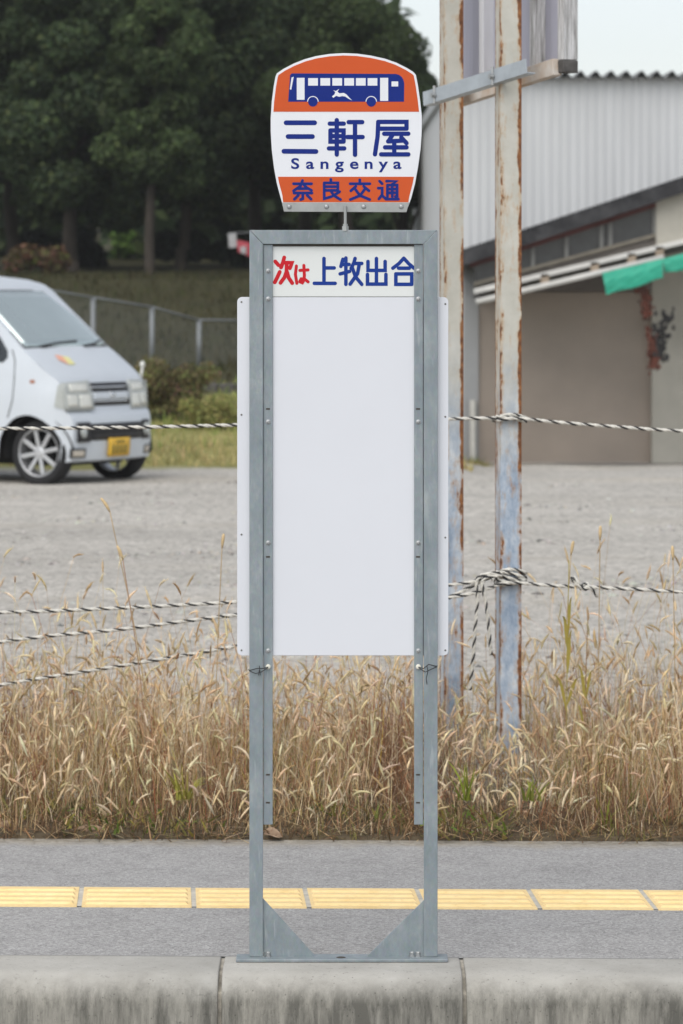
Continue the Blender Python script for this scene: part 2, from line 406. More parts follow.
# inner rails
for (xa, xb, bolts) in ((263.2, 272.6, 1), (414.2, 423.2, -1)):
    mb = MB(); vb(mb, xa, 244.5, xb, 825, D0+.006, D0+.011)
    o = mb.build('inner_rail', GALV, bs, bevel=.001)
    xc = (xa+xb)/2+(.3 if bolts > 0 else -.3)
    for yy in (271, 299, 422, 543, 651):
        p = P(xc, yy, D0); q = MB()
        M = Matrix.Translation((p.x, D0+.006, p.z)) @ Matrix.Rotation(R(90), 4, 'X')
        q.lathe([(.0062, -.001), (.0062, .0010), (.0040, .0014), (.0038, .0035), (.002, .0048)], M, 14)
        q.build('bolt', BOLT, o, smooth=False)
    for yy in (409, 557, 775, 803):
        p = P(xc-.3, yy, D0); q = MB()
        q.box((p.x-.005, D0+.0052, p.z-.002), (p.x+.005, D0+.0059, p.z+.002))
        q.build('slot', HOLE, o)
    # twisted tie wire
    q = MB(); sgn = bolts
    pw = P(xc, 667, D0); pe = P(250.5 if sgn > 0 else 435.5, 670 if sgn > 0 else 666, D0)
    q.tube([(pw.x, D0-.004, pw.z), (pw.x*.7+pe.x*.3, D0-.006, pw.z-.003), (pw.x*.4+pe.x*.6, D0-.008, pe.z+.005), (pe.x, D0-.006, pe.z)], .0012, 6)
    q.tube([(pw.x, D0-.005, pw.z-.001), (pw.x*.6+pe.x*.4, D0-.007, pw.z-.012), (pw.x*.3+pe.x*.7, D0-.009, pe.z-.008), (pe.x-.004*sgn, D0-.007, pe.z-.001)], .0011, 6)
    q.tube([(pw.x*.5+pe.x*.5, D0-.008, pe.z), (pw.x*.45+pe.x*.55, D0-.012, pe.z-.012), (pw.x*.55+pe.x*.45, D0-.010, pe.z-.030 if sgn < 0 else pe.z-.012), (pw.x*.5+pe.x*.5, D0-.009, pe.z-.045 if sgn < 0 else pe.z+.012)], .001, 6)
    q.tube([(pe.x, D0-.006, pe.z), (pe.x-.006*sgn, D0+.01, pe.z)], .0012, 6)
    w_ = q.build('tie_wire', BLACK, o, smooth=True)
    q = MB(); M = Matrix.Translation((pw.x, D0+.006, pw.z)) @ Matrix.Rotation(R(90), 4, 'X')
    q.lathe([(.0065, 0), (.0065, .004), (.004, .007)], M, 10)
    q.build('bolt', mat('white_cap', (.7, .68, .58), .5, var=.1), o)
# notice board with rounded corners
def rrect(x0, y0, x1, y1, r, d, n=5):
    out = []
    for (cx, cy, a0) in ((x1-r, y1-r, 0), (x0+r, y1-r, 90), (x0+r, y0+r, 180), (x1-r, y0+r, 270)):
        for k in range(n+1):
            a = R(a0+90*k/n); out.append(P(cx+r*math.cos(a), cy+r*math.sin(a), d))
    return [(p.x, p.z) for p in out][::-1]
mb = MB(); mb.prism(rrect(237, 297, 448.6, 656.3, 5, D0), D0+.0172, D0+.021)
nb = mb.build('notice_board', BOARDWHITE, bs, bevel=.0008)
DSC = mat('dull_screw', (.16, .16, .15), .5, metal=.4, var=.2)
for (x, y) in ((241.3, 302), (241.3, 415), (241.3, 535), (241.3, 651), (445.5, 304), (445.5, 417), (445.5, 538), (445.5, 651), (310, 299.8), (376, 299.8), (310, 653.5), (376, 653.5)):
    p = P(x, y, D0); M = Matrix.Translation((p.x, D0+.0172, p.z)) @ Matrix.Rotation(R(90), 4, 'X')
    q = MB(); q.lathe([(.0025, -.0005), (.0025, .0008), (.0012, .0014)], M, 8); q.build('screw', DSC, nb)
# a seam line in the board: the panel in front, inside the frame
mb = MB(); vb(mb, 270, 297.2, 418, 656, D0+.0125, D0+.0168)
mb.build('front_panel', BOARDWHITE, bs, bevel=.0008)
mb = MB(); vb(mb, 269, 246.3, 418, 296.6, D0+.0118, D0+.0165)
ns = mb.build('next_stop_plate', PLATEWHITE, bs, bevel=.0006)
mb = MB(); vb(mb, 264, 244.2, 423, 246.0, D0+.008, D0+.0115)
mb.build('spacer_bar', HOLE, bs)
# stroke lettering ------------------------------------------------------------
def stroke(mb, pts, w, y, m=0):
    """one brush stroke: an even ribbon with round ends, mitred at its bends; pts in (x,z)"""
    pts = [Vector(p) for p in pts]; k = len(pts); h = w/2; L = []; Rr = []
    for i in range(k):
        if i == 0: t = (pts[1]-pts[0]).normalized(); nrm = Vector((-t.y, t.x)); s = 1
        elif i == k-1: t = (pts[-1]-pts[-2]).normalized(); nrm = Vector((-t.y, t.x)); s = 1
        else:
            a = (pts[i]-pts[i-1]).normalized(); b = (pts[i+1]-pts[i]).normalized()
            na = Vector((-a.y, a.x)); nb_ = Vector((-b.y, b.x)); nrm = (na+nb_).normalized(); s = min(1.6, 1/max(.3, nrm.dot(na)))
        L.append(pts[i]+nrm*h*s); Rr.append(pts[i]-nrm*h*s)
    poly = []
    def cap(c, frm, n=7):
        v = frm-c; out = []
        for j in range(1, n):
            a = -math.pi*j/n; out.append(Vector((c.x+v.x*math.cos(a)-v.y*math.sin(a), c.y+v.x*math.sin(a)+v.y*math.cos(a))))
        return out
    vs = []; fs = []
    A = lambda v: (v.x, y, v.y)
    for i in range(k): vs.append(A(L[i])); vs.append(A(Rr[i]))
    for i in range(k-1): fs.append((2*i+1, 2*i+3, 2*i+2, 2*i))
    c0 = cap(pts[-1], L[-1]); b = len(vs); vs += [A(v) for v in c0]; fs.append(tuple([2*k-2]+list(range(b, b+len(c0)))+[2*k-1])[::-1])
    c1 = cap(pts[0], Rr[0]); b = len(vs); vs += [A(v) for v in c1]; fs.append(tuple([1]+list(range(b, b+len(c1)))+[0])[::-1])
    mb.add(vs, fs, m)
def chars(mb, strokes, w, org, sc, y, m=0):
    for i, s_ in enumerate(strokes):
        ww = w; pts = s_
        if isinstance(s_[0], (int, float)): ww = s_[0]; pts = s_[1:]
        pp = []
        for (cx, cy) in pts:
            p = P(org[0]+cx/sc, org[1]+cy/sc, D0); pp.append((p.x, p.z))
        stroke(mb, pp, ww/sc*D0/F, y-.00006*(i+1), m)
NX = dict(org=(260, 240), sc=4.018)
tsugi = [[(61,86),(74,101)], [(59,170),(69,150),(79,128)], [(97,70),(92,90),(84,110)], [(93,91),(128,91),(120,113)], [(107,98),(106,128),(98,150),(82,172)], [(108,128),(115,152),(129,173)]]
wa = [[(146,104),(142,138),(148,174)], [(160,122),(193,120)], [(176,102),(178,140),(177,160),(170,172),(160,168)], [(160,166),(165,156),(178,156),(193,168)]]
kami = [[(257,74),(257,172)], [(258,112),(298,112)], [(218,174),(302,174)]]
maki = [[(333,77),(325,106)], [(330,98),(358,98)], [(322,136),(360,126)], [(345,72),(345,178)], [(382,74),(377,92),(366,114)], [(376,94),(409,94)], [(399,96),(392,135),(362,177)], [(371,112),(384,148),(409,178)]]
de = [[(468,74),(468,176)], [(434,86),(434,122),(503,122),(503,86)], [(432,138),(432,177),(506,177),(506,138)]]
go = [[(578,73),(558,95),(534,113)], [(578,73),(598,95),(619,113)], [(557,113),(600,113)], [(546,137),(546,178),(610,178)], [(546,136),(610,136),(610,178)]]
mb = MB(); yq = D0+.0115
chars(mb, tsugi, 15.5, y=yq, **NX); chars(mb, wa, 12.5, y=yq, **NX)
mb.build('lettering', RED, ns)
mb = MB()
for c_ in (kami, maki, de, go): chars(mb, c_, 14.5, y=yq, **NX)
mb.build('lettering', BLUE, ns)

# head sign -----------------------------------------------------------------
C1 = lambda x, y: (260+x/3.595, 40+y/3.595)
leftc = [(83, 600), (72, 560), (60, 515), (50, 460), (42, 395), (38, 330), (38, 280), (42, 220), (49, 165), (55, 132), (60, 119)]
topc = [(85, 102), (120, 84), (160, 68), (200, 57), (250, 49), (300, 46), (350, 48), (400, 55), (450, 66), (490, 80), (530, 100), (552, 114)]
rightc = [(561, 124), (568, 160), (576, 215), (582, 270), (582, 330), (578, 390), (569, 455), (558, 515), (545, 565), (533, 600)]
outline = leftc+topc+rightc
def inset(pts, k):
    cx, cy = 310, 330; n = len(pts); out = []
    for i in range(n):
        a = Vector(pts[i-1]); b = Vector(pts[i]); c = Vector(pts[(i+1) % n])
        t = (c-a).normalized(); nn = Vector((-t.y, t.x))
        if nn.dot(Vector((cx, cy))-b) < 0: nn = -nn
        out.append(tuple(b+nn*k))
    return out
def clip(poly, y, keep_above):
    out = []; n = len(poly)
    for i in range(n):
        a, b = poly[i], poly[(i+1) % n]
        ia = (a[1] <= y) == keep_above; ib = (b[1] <= y) == keep_above
        if ia: out.append(a)
        if ia != ib:
            t = (y-a[1])/(b[1]-a[1]); out.append((a[0]+t*(b[0]-a[0]), y))
    return out
def to3(pts): return [(lambda p: (p.x, p.z))(P(*C1(x, y), D0)) for x, y in pts]
def ccw(p):
    a = sum(p[i][0]*p[(i+1) % len(p)][1]-p[(i+1) % len(p)][0]*p[i][1] for i in range(len(p)))
    return p if a > 0 else p[::-1]
yh_ = D0+.012
mb = MB(); mb.prism(ccw(to3(outline)), yh_, yh_+.004)
hs_ = mb.build('head_sign', SIGNWHITE, bs, bevel=.0008)
inn = inset(outline, 8.5)
mb = MB(); mb.prism(ccw(to3(clip(inn, 257, True))), yh_-.0006, yh_+.001); mb.build('orange_band', ORANGE, hs_)
mb = MB(); mb.prism(ccw(to3(clip(clip(inn, 491, False), 590, True))), yh_-.0006, yh_+.001); mb.build('orange_band', ORANGE, hs_)
# fixing strip and stem
mb = MB(); mb.prism(ccw(to3([(78, 583), (537, 583), (527, 619), (86, 617)])), yh_-.004, yh_-.0008)
st_ = mb.build('fixing_strip', STRIP, bs, bevel=.0008)
for x in (105, 239, 373, 508):
    p = P(*C1(x, 599), D0); M = Matrix.Translation((p.x, yh_-.004, p.z)) @ Matrix.Rotation(R(90), 4, 'X')
    q = MB(); q.lathe([(.0062, -.0005), (.0062, .0008), (.0042, .0028), (.0018, .0034)], M, 12); q.build('rivet', BOLT, st_)
mb = MB(); a = P(345.3, 206, D0); b = P(345.3, 231, D0)
mb.tube([(a.x, yh_-.008, a.z), (a.x, yh_-.008, b.z)], .0036, 10)
mb.tube([(a.x, yh_-.008, b.z), (a.x, yh_-.008, b.z+.012)], .0085, 6); mb.tube([(a.x, yh_-.008, b.z+.012), (a.x, yh_-.008, b.z+.018)], .006, 10)
mb.build('stem', STRIP, bs)
# bus emblem
def flat(mb, pts, y, m=0, conv=C1):
    q = ccw([(lambda p: (p.x, p.z))(P(*conv(x, yy), D0)) for x, yy in pts])
    mb.add([(p[0], y, p[1]) for p in q], [tuple(range(len(q)))], m)
def disc(cx, cy, r, n=24, a0=0, a1=360): return [(cx+r*math.cos(R(a0+(a1-a0)*k/n)), cy+r*math.sin(R(a0+(a1-a0)*k/n))) for k in range(n+(1 if a1-a0 < 360 else 0))]
yl = yh_-.0009
mb = MB()
body = [(101, 221), (108, 125), (114, 119), (488, 121), (500, 124), (510, 132), (516, 142), (519, 156), (518, 221)]
flat(mb, body, yl, 0)
def rect(x0, y0, x1, y1): return [(x0, y0), (x1, y0), (x1, y1), (x0, y1)]
wins = [rect(132,135,160,214)]+[rect(x, 136, x+35, 163) for x in (173, 217, 260, 303, 345, 387)]+[rect(432,135,461,218), rect(473,148,497,166), [(112,178),(107,176),(113,134),(121,131)]]
for w_ in wins: flat(mb, w_, yl-.0002, 1)
for cx in (190, 400):
    flat(mb, disc(cx, 221, 20.5, 20, 180, 360), yl-.0002, 1); flat(mb, disc(cx, 221, 17.5), yl-.0004, 0)
C3 = lambda x, y: (280+x/4.018, 0+y/4.018)
deer = [(209,386),(219,378),(222,369),(214,361),(224,365),(238,356),(231,367),(239,374),(256,372),(268,379),(280,393),(291,403),(274,395),(262,387),(250,385),(238,388),(226,384),(214,392)]
flat(mb, deer, yl-.0002, 1, C3)
mb.build('bus_emblem', [NAVY, SIGNWHITE], hs_)
# place name
G2 = dict(org=(270, 110), sc=4.553)
san = [[22,(73,57),(203,57)], [22,(82,120),(193,120)], [22,(63,187),(209,188)]]
ken = [[(272,61),(336,61)], [(275,93),(275,143),(335,143)], [(275,92),(335,92),(335,143)], [(275,118),(335,118)], [(268,174),(338,174)], [(304,45),(304,202)], [(358,54),(420,54)], [(352,122),(422,122)], [(387,54),(387,203)]]
ya = [[(496,84),(622,84)], [(622,84),(622,53),(494,53)], [(493,53),(490,120),(478,201)], [(520,107),(630,107)], [(560,109),(540,141)], [(538,142),(608,138)], [(598,124),(622,150)], [(566,141),(566,198)], [(524,169),(622,169)], [(506,201),(630,201)]]
mb = MB()
for c_ in (san, ken, ya): chars(mb, c_, 20, y=yh_-.0003, **G2)
G3 = dict(org=(268, 170), sc=4.553)
na = [[(116,62),(198,62)], [(157,47),(148,72),(116,94)], [(161,64),(176,80),(198,92)], [(134,84),(182,84)], [(118,104),(200,104)], [(158,104),(158,130),(148,134)], [(138,114),(120,132)], [(178,114),(196,132)]]
ra = [[(286,42),(286,58)], [(256,75),(318,75)], [(256,58),(318,58),(318,92),(256,92)], [(256,58),(256,130),(290,120)], [(286,94),(300,116),(330,134)], [(326,98),(304,112)]]
ko = [[(418,44),(418,62)], [(374,62),(464,62)], [(400,74),(377,94)], [(436,74),(460,94)], [(441,86),(420,115),(375,134)], [(397,86),(418,115),(463,134)]]
tsu = [[(508,50),(520,62)], [(502,82),(520,82),(520,112),(505,131)], [(520,116),(538,132),(594,132)], [(540,50),(586,50),(567,63)], [(544,68),(544,122)], [(544,68),(588,68),(588,119),(580,120)], [(544,86),(588,86)], [(544,103),(588,103)], [(566,64),(566,120)]]
for c_ in (na, ra, ko, tsu): chars(mb, c_, 13, y=yh_-.0009, **G3)
for ch, x in zip('Sangenya', (114, 182, 248, 316, 383, 449, 516, 580)):
    cu = bpy.data.curves.new('t', 'FONT'); cu.body = ch; cu.align_x = 'CENTER'; cu.size = 1; cu.offset = .022; cu.resolution_u = 6
    ob = bpy.data.objects.new('t', cu); COL.objects.link(ob)
    dg = bpy.context.evaluated_depsgraph_get(); me = bpy.data.meshes.new_from_object(ob.evaluated_get(dg))
    p = P(270+x/4.553, 110+266/4.553, D0); k = (49/4.553*D0/F)/.727
    mb.add([(p.x+v.co.x*k*1.28, yh_-.0005, p.z+v.co.y*k) for v in me.vertices], [tuple(f.vertices) for f in me.polygons])
    bpy.data.objects.remove(ob); bpy.data.curves.remove(cu); bpy.data.meshes.remove(me)
mb.build('lettering', NAVY, hs_)
# base
mb = MB(); a = P(236.3, 962, D0); b = P(447.6, 962, D0)
mb.box((a.x, D0-.030, .005), (b.x, D0+.042, .0125))
bp_ = mb.build('base_plate', GALV, bs, bevel=.0015)
for x in (262, 268, 412, 418):
    p = P(x, 958, D0); M = Matrix.Translation((p.x, D0+.010, .0125))
    q = MB(); q.lathe([(.010, 0), (.010, .002), (.0075, .0022), (.0075, .010), (.005, .012)], M, 6); q.build('bolt', BOLT, bp_)
q = MB(); p = P(341, 960, D0); q.lathe([(.012, .0127), (.011, .0131)], Matrix.Translation((p.x, D0-.006, 0)), 16); q.build('hole', HOLE, bp_)
for pts in ([(261.2, 898), (262.2, 897.5), (316, 956.8), (316, 957.8), (261.2, 957.8)], [(424.8, 901), (423.6, 900.5), (366.5, 956.8), (366.5, 957.8), (424.8, 957.8)]):
    mb = MB(); mb.pprism(pts, D0+.008, D0+.013); mb.build('gusset', GALV, bs, bevel=.0008)

# ------------------------------------------------------------------ the rusted hoarding on two posts
def m_rust(name, wz0, wz1):
    t = NT(name); v = t.vec((1,1,1), 'World'); z = t.sep(t.geo.outputs['Position'])[2]
    cream = t.ramp(t.noise(v, 9, 6, .7), [(.3, (.46, .45, .39)), (.7, (.59, .575, .515))])
    blue = t.ramp(t.noise(t.vec((1, 1, .5), 'World'), 9, 6, .75), [(.34, (.20, .27, .37)), (.47, (.36, .43, .52)), (.62, (.60, .64, .67))])
    zz = t.math('ADD', z, t.math('MULTIPLY', t.math('SUBTRACT', t.noise(v, 6, 4), .5), 1.0))
    k = t.ramp(t.math('MULTIPLY', t.math('SUBTRACT', zz, wz0), 1/(wz1-wz0), True), [(0, 0.0), (1, 1.0)])
    c = t.mix(k, blue, cream)
    e = t.sep(t.attr('edge'))[0]
    n1 = t.noise(t.vec((1, 1, .22), 'World'), 24, 6, .75); n2 = t.noise(v, 34, 5, .7)
    r = t.math('ADD', t.math('MULTIPLY', n1, .78), t.math('MULTIPLY', n2, .26))
    lo = t.ramp(t.noise(t.vec((.01, .01, 1), 'World'), 2.6, 5, .7), [(.30, 0.0), (.52, 1.0)])
    r = t.math('ADD', r, t.math('MULTIPLY', e, t.math('ADD', t.math('MULTIPLY', lo, .215), .06)))
    tint = t.ramp(r, [(.545, 0.0), (.66, .62)])
    c = t.mix(tint, c, (.47, .27, .10))
    rc = t.ramp(t.noise(v, 50, 5, .7), [(.3, (.06, .025, .014)), (.52, (.20, .078, .028)), (.72, (.40, .18, .06))])
    rk = t.ramp(r, [(.635, 0.0), (.675, 1.0)])
    c = t.mix(rk, c, rc)
    t.bump(r, .3, .004)
    return t.out(c, .65, .35)
RUST = m_rust('rusted_paint', 1.0, 1.55)
hd = thing('hoarding', 'tall hoarding seen edge on, on two rusted pale posts behind the bus stop', 'hoarding', (P(508, 760, 12.67).x, 12.67, 0))
def post(pxc, d, w, dp, z1, ang):
    c = P(pxc, 700, d); n = 8; per = []; ed = []
    M = Matrix.Translation((c.x, d, 0)) @ Matrix.Rotation(ang, 4, 'Z')
    corners = [(-w/2, -dp/2), (w/2, -dp/2), (w/2, dp/2), (-w/2, dp/2)]
    for i in range(4):
        a = Vector(corners[i]); b = Vector(corners[(i+1) % 4])
        for k in range(n):
            t = k/n; per.append(a.lerp(b, t)); ed.append(max(0, 1-min(t, 1-t)*4.5) if i in (0, 2) else max(.25, 1-min(t, 1-t)*4))
    # rust is heavier on the right-hand edge of the front
    for k in range(n):
        if k/n > .5: ed[k] *= 1.35
        else: ed[k] *= .5
    zs = np.linspace(-.05, z1, 12); vs = []; fs = []; q = 4*n
    for z in zs:
        for p in per: vs.append(M @ Vector((p.x, p.y, z)))
    for i in range(len(zs)-1):
        for j in range(q): fs.append((i*q+j, i*q+(j+1) % q, (i+1)*q+(j+1) % q, (i+1)*q+j))
    fs.append(tuple(range((len(zs)-1)*q, len(zs)*q)))
    mb = MB(); mb.add(vs, fs); o = mb.build('post', RUST, hd)
    at = o.data.color_attributes.new('edge', 'FLOAT_COLOR', 'POINT')
    arr = np.ones((len(vs), 4), np.float32); arr[:, 0] = np.tile(ed, len(zs)); at.data.foreach_set('color', arr.ravel())
    return o
post(508.3, 12.67, .077, .10, 4.3, R(8.7)); post(451.5, 13.15, .072, .10, 4.3, R(8.7))
ANG = mat('angle_bar', (.42, .46, .49), .45, metal=.3, var=.15, vscale=12)
STAIN = mat('stained_white', (.42, .25, .12), .7, var=0, vscale=7, col2=(.62, .6, .56))
A = P(423.5, 99, 13.03); B = P(526.5, 66, 12.42)
dv = (B-A).normalized(); sd = dv.cross(Vector((0,0,1))).normalized()
mb = MB(); mb.bar(A, B, .005, .052, 0)
mb.bar(A-Vector((0,0,.024))-sd*.02, B-Vector((0,0,.024))-sd*.02, .036, .005, 0)
o = mb.build('angle_bar', ANG, hd, bevel=.001)
for t in (.12, .69):
    q = MB(); p = A.lerp(B, t)+sd*.004; M = Matrix.Translation(p) @ Vector(sd).to_track_quat('Z', 'Y').to_matrix().to_4x4()
    q.lathe([(.014, 0), (.014, .004), (.009, .005), (.009, .014)], M, 8); q.tube([p+Vector((0,0,-.03)), p+Vector((0,0,.035))], .006, 6)
    q.build('clamp', BOLT, o)
A2 = P(452, 101, 13.33); B2 = P(557, 67, 12.62)
mb = MB(); mb.bar(A2, B2, .035, .06); mb.build('support_beam', STAIN, hd, bevel=.002)
PANEL = mat('hoarding_panel', (.40, .40, .47), .55, var=.1, vscale=2.5, stretch=(1, 1, .2))
WOOD = mat('weathered_white_wood', (.20, .19, .18), .8, vscale=7, col2=(.80, .80, .80), stretch=(14, 14, 1.0), bump=.3)
WOODD = mat('wood_end', (.09, .085, .08), .9, var=.4, vscale=30)
pd = (B2-A2); pd.z = 0; pd.normalize(); ps = pd.cross(Vector((0,0,1))).normalized()   # ps points to the camera's left-front or right
def panel_pt(t, off, z): 
    p = A2.lerp(B2, t)+Vector((ps.x, ps.y, 0))*off; return Vector((p.x, p.y, z))
sgn = -1 if (ps.y < 0) else 1                                       # away from the viewer
Z0, Z1 = 2.50, 4.3
mb = MB(); off = sgn*.035
pts = []; n = 60
for k in range(n+1):
    t = -.12+1.12*k/n; pts.append((t, off+sgn*(.006 if (k % 10) in (0, 1, 2) else 0)))
vs = []; fs = []
for (t, o_) in pts: vs += [panel_pt(t, o_, Z0-.01), panel_pt(t, o_, Z1), panel_pt(t, o_+sgn*.01, Z1), panel_pt(t, o_+sgn*.01, Z0-.01)]
for k in range(n):
    for j in range(4): fs.append((4*k+j, 4*k+4+j, 4*k+4+(j+1) % 4, 4*k+(j+1) % 4))
fs += [(0,1,2,3), (4*n+3, 4*n+2, 4*n+1, 4*n)]
mb.add(vs, fs); mb.build('panel', PANEL, hd)
for t in (.31, .79):
    mb = MB(); a = panel_pt(t, off-sgn*.02, Z0); b = panel_pt(t, off-sgn*.02, Z1); mb.bar(a, b, .05, .034, up=pd)
    mb.build('batten', mat('white_batten', (.60, .60, .62), .6, var=.12, vscale=3, stretch=(4, 4, .5)) if t < .5 else WOOD, hd, bevel=.003)
mb = MB(); a = panel_pt(1.02, off-sgn*.0, Z0+.016); b = panel_pt(1.02, off, Z1); mb.bar(a, b, .060, .045, up=pd)
eb = mb.build('end_board', WOOD, hd, bevel=.003)
mb = MB(); a = panel_pt(1.02, off-sgn*.0, Z0-.03); b = panel_pt(1.02, off, Z0+.015); mb.bar(a, b, .062, .046, up=pd); mb.build('rotten_end', WOODD, eb, bevel=.004)

# ------------------------------------------------------------------ ropes
ROPEW = mat('rope_white', (.64, .62, .56), .85, var=.18, vscale=60)
ROPEK = mat('rope_black', (.025, .025, .027), .8, var=.3, vscale=60)
def catrom(pts, step=.012):
    pts = [Vector(p) for p in pts]; out = []
    e = [pts[0]*2-pts[1]]+pts+[pts[-1]*2-pts[-2]]
    for i in range(1, len(e)-2):
        n = max(2, int((e[i+1]-e[i]).length/step))
        for k in range(n):
            t = k/n; a, b, c, d = e[i-1], e[i], e[i+1], e[i+2]
            out.append(.5*((2*b)+(c-a)*t+(2*a-5*b+4*c-d)*t*t+(3*b-a-3*c+d)*t**3))
    out.append(pts[-1]); return out
def rope(mb, pts, r=.0060, pitch=.062, step=.010, ph=0):
    path = catrom(pts, step); L = 0; k = len(path); fr = []
    u = (path[1]-path[0]).normalized().orthogonal()
    for i in range(k):
        t = (path[min(i+1, k-1)]-path[max(0, i-1)]).normalized(); u = (u-t*u.dot(t)).normalized(); fr.append((t, u, t.cross(u)))
    acc = [0]
    for i in range(1, k): acc.append(acc[-1]+(path[i]-path[i-1]).length)
    for s_ in range(3):
        pp = []
        for i in range(k):
            a = 2*math.pi*(acc[i]/pitch+s_/3)+ph; pp.append(path[i]+(fr[i][1]*math.cos(a)+fr[i][2]*math.sin(a))*r*.58)
        mb.tube(pp, r*.60, 6, 1 if s_ == 0 else 0)
def rope_thing(label, build, group='twisted black and white ropes of the lot fence'):
    mb = MB(); build(mb)
    return tag(mb.build('rope', [ROPEW, ROPEK], smooth=True), label, 'rope', group)
dR = 12.5
def wraps(mb, y0, y1, n, d=12.67):
    c = P(508.3, 500, d); zt0 = P(0, y0, d).z; z1 = P(0, y1, d).z; pts = []
    ang = R(8.7); w, dp = .077/2+.011, .05+.011
    cor = [(-w, -dp), (0, -dp-.004), (w, -dp), (w+.002, 0), (w, dp), (0, dp+.003), (-w, dp), (-w-.002, 0)]
    N = int(n*8)+1
    for k in range(N):
        x, y = cor[k % 8]; z = zt0+(z1-zt0)*k/(N-1)+.009*math.sin(k*1.7)
        pts.append((c.x+x*math.cos(ang)-y*math.sin(ang), d+x*math.sin(ang)+y*math.cos(ang), z))
    rope(mb, pts, ph=1)
def upper(mb):
    l = [P(-260, 429, dR), P(0, 428.5, dR), P(120, 427.5, dR), P(237, 425, dR), P(350, 421.5, 12.55), P(450, 419, 12.58), P(496, 418, 12.59)]
    rope(mb, l)
    wraps(mb, 416, 419.5, 1.75)
    rope(mb, [P(496, 420.5, 12.60), P(506, 419, 12.595), P(521, 418.5, 12.59), P(560, 422.5, 12.58), P(620, 427, 12.55), P(683, 431, 12.5), P(860, 438, 12.5)])
rope_thing('upper rope strung level at the height of the bus stop board', upper)
def low1(mb):
    rope(mb, [P(-260, 617, 12.2), P(0, 612.5, 12.3), P(120, 608, 12.35), P(237, 602, 12.4), P(350, 594, 12.5), P(450, 585, 12.56), P(480, 580, 12.58), P(496, 574, 12.6)])
    wraps(mb, 570, 583, 4.75)
    rope(mb, [P(494, 586, 12.585), P(505, 583, 12.58), P(521, 583, 12.585), P(550, 585.5, 12.57), P(585, 587, 12.55), P(640, 589.5, 12.5), P(683, 592, 12.5), P(860, 600, 12.4)])
rope_thing('lower rope wound round the right hand rusty post and running on to the right', low1)
def low2(mb): rope(mb, [P(-260, 682, 12.1), P(0, 642, 12.25), P(120, 629.5, 12.3), P(237, 615, 12.4), P(350, 606, 12.5), P(450, 597.5, 12.55), P(494, 587, 12.585)])
rope_thing('middle one of the three sagging lower ropes left of the bus stop', low2)
def low3(mb): rope(mb, [P(-260, 729, 12.0), P(0, 685, 12.2), P(120, 666, 12.3), P(237, 646, 12.4), P(350, 622, 12.5), P(440, 600, 12.56), P(480, 582, 12.59), P(497, 574, 12.6)])
rope_thing('lowest steeply sagging rope left of the bus stop', low3)
def tails(mb):
    rope(mb, [P(500, 572, 12.57), P(478, 578, 12.57), P(477.5, 600, 12.57), P(475, 630, 12.58), P(473, 660, 12.6), P(470, 690, 12.62)])
    rope(mb, [P(502, 575, 12.57), P(483, 580, 12.565), P(486, 604, 12.57), P(489, 630, 12.58), P(491, 655, 12.6)], ph=2)
rope_thing('frayed rope tails hanging from the winding beside the post', tails)
def knot(mb):
    c = P(585, 587, 12.55); r = .018
    pts = [c+Vector((-.045, 0, .03)), c+Vector((-.03, -.01, .012)), c+Vector((0, -.012, -.008)), c+Vector((.014, .002, .004)), c+Vector((0, .012, .012)), c+Vector((-.014, 0, -.006)), c+Vector((.01, -.014, .0)), c+Vector((.03, -.006, -.012)), c+Vector((.045, 0, -.036))]
    rope(mb, pts)
    rope(mb, [c+Vector((-.03, .004, .022)), c+Vector((-.048, .004, .026)), c+Vector((-.04, -.008, .034)), c+Vector((-.02, -.012, .008))], ph=2)
rope_thing('short knotted rope end tied on the right part of the lower rope', knot)

# ------------------------------------------------------------------ grass verge
def m_attr(name, rough=.8, trans=.25, var=.0):
    t = NT(name); c = t.attr('Col')
    m = t.out(c, rough, .15)
    tr = t.N.new('ShaderNodeBsdfTranslucent'); t.L.new(c, tr.inputs[0]); mx = t.N.new('ShaderNodeMixShader'); mx.inputs[0].default_value = trans
    o = t.N['Material Output']; t.L.new(t.b.outputs[0], mx.inputs[1]); t.L.new(tr.outputs[0], mx.inputs[2]); t.L.new(mx.outputs[0], o.inputs[0])
    return m
GRASS = m_attr('dry_grass_blades')
LEAF = m_attr('leaves', .7, .32)
def np_obj(name, V, Fq, C, m, smooth=False, parent=None, base=None):
    me = bpy.data.meshes.new(name); nv = len(V); nf = len(Fq); k = Fq.shape[1]
    me.vertices.add(nv); me.vertices.foreach_set('co', V.astype(np.float32).ravel())
    me.loops.add(nf*k); me.loops.foreach_set('vertex_index', Fq.astype(np.int32).ravel())
    me.polygons.add(nf); me.polygons.foreach_set('loop_start', np.arange(0, nf*k, k, dtype=np.int32))
    me.update(calc_edges=True)
    if C is not None:
        at = me.color_attributes.new('Col', 'FLOAT_COLOR', 'POINT'); at.data.foreach_set('color', np.hstack([C, np.ones((nv, 1))]).astype(np.float32).ravel())
    me.materials.append(m)
    if smooth: me.polygons.foreach_set('use_smooth', np.ones(nf, bool))
    o = bpy.data.objects.new(name, me); COL.objects.link(o)
    if parent: o.parent = parent
    return o
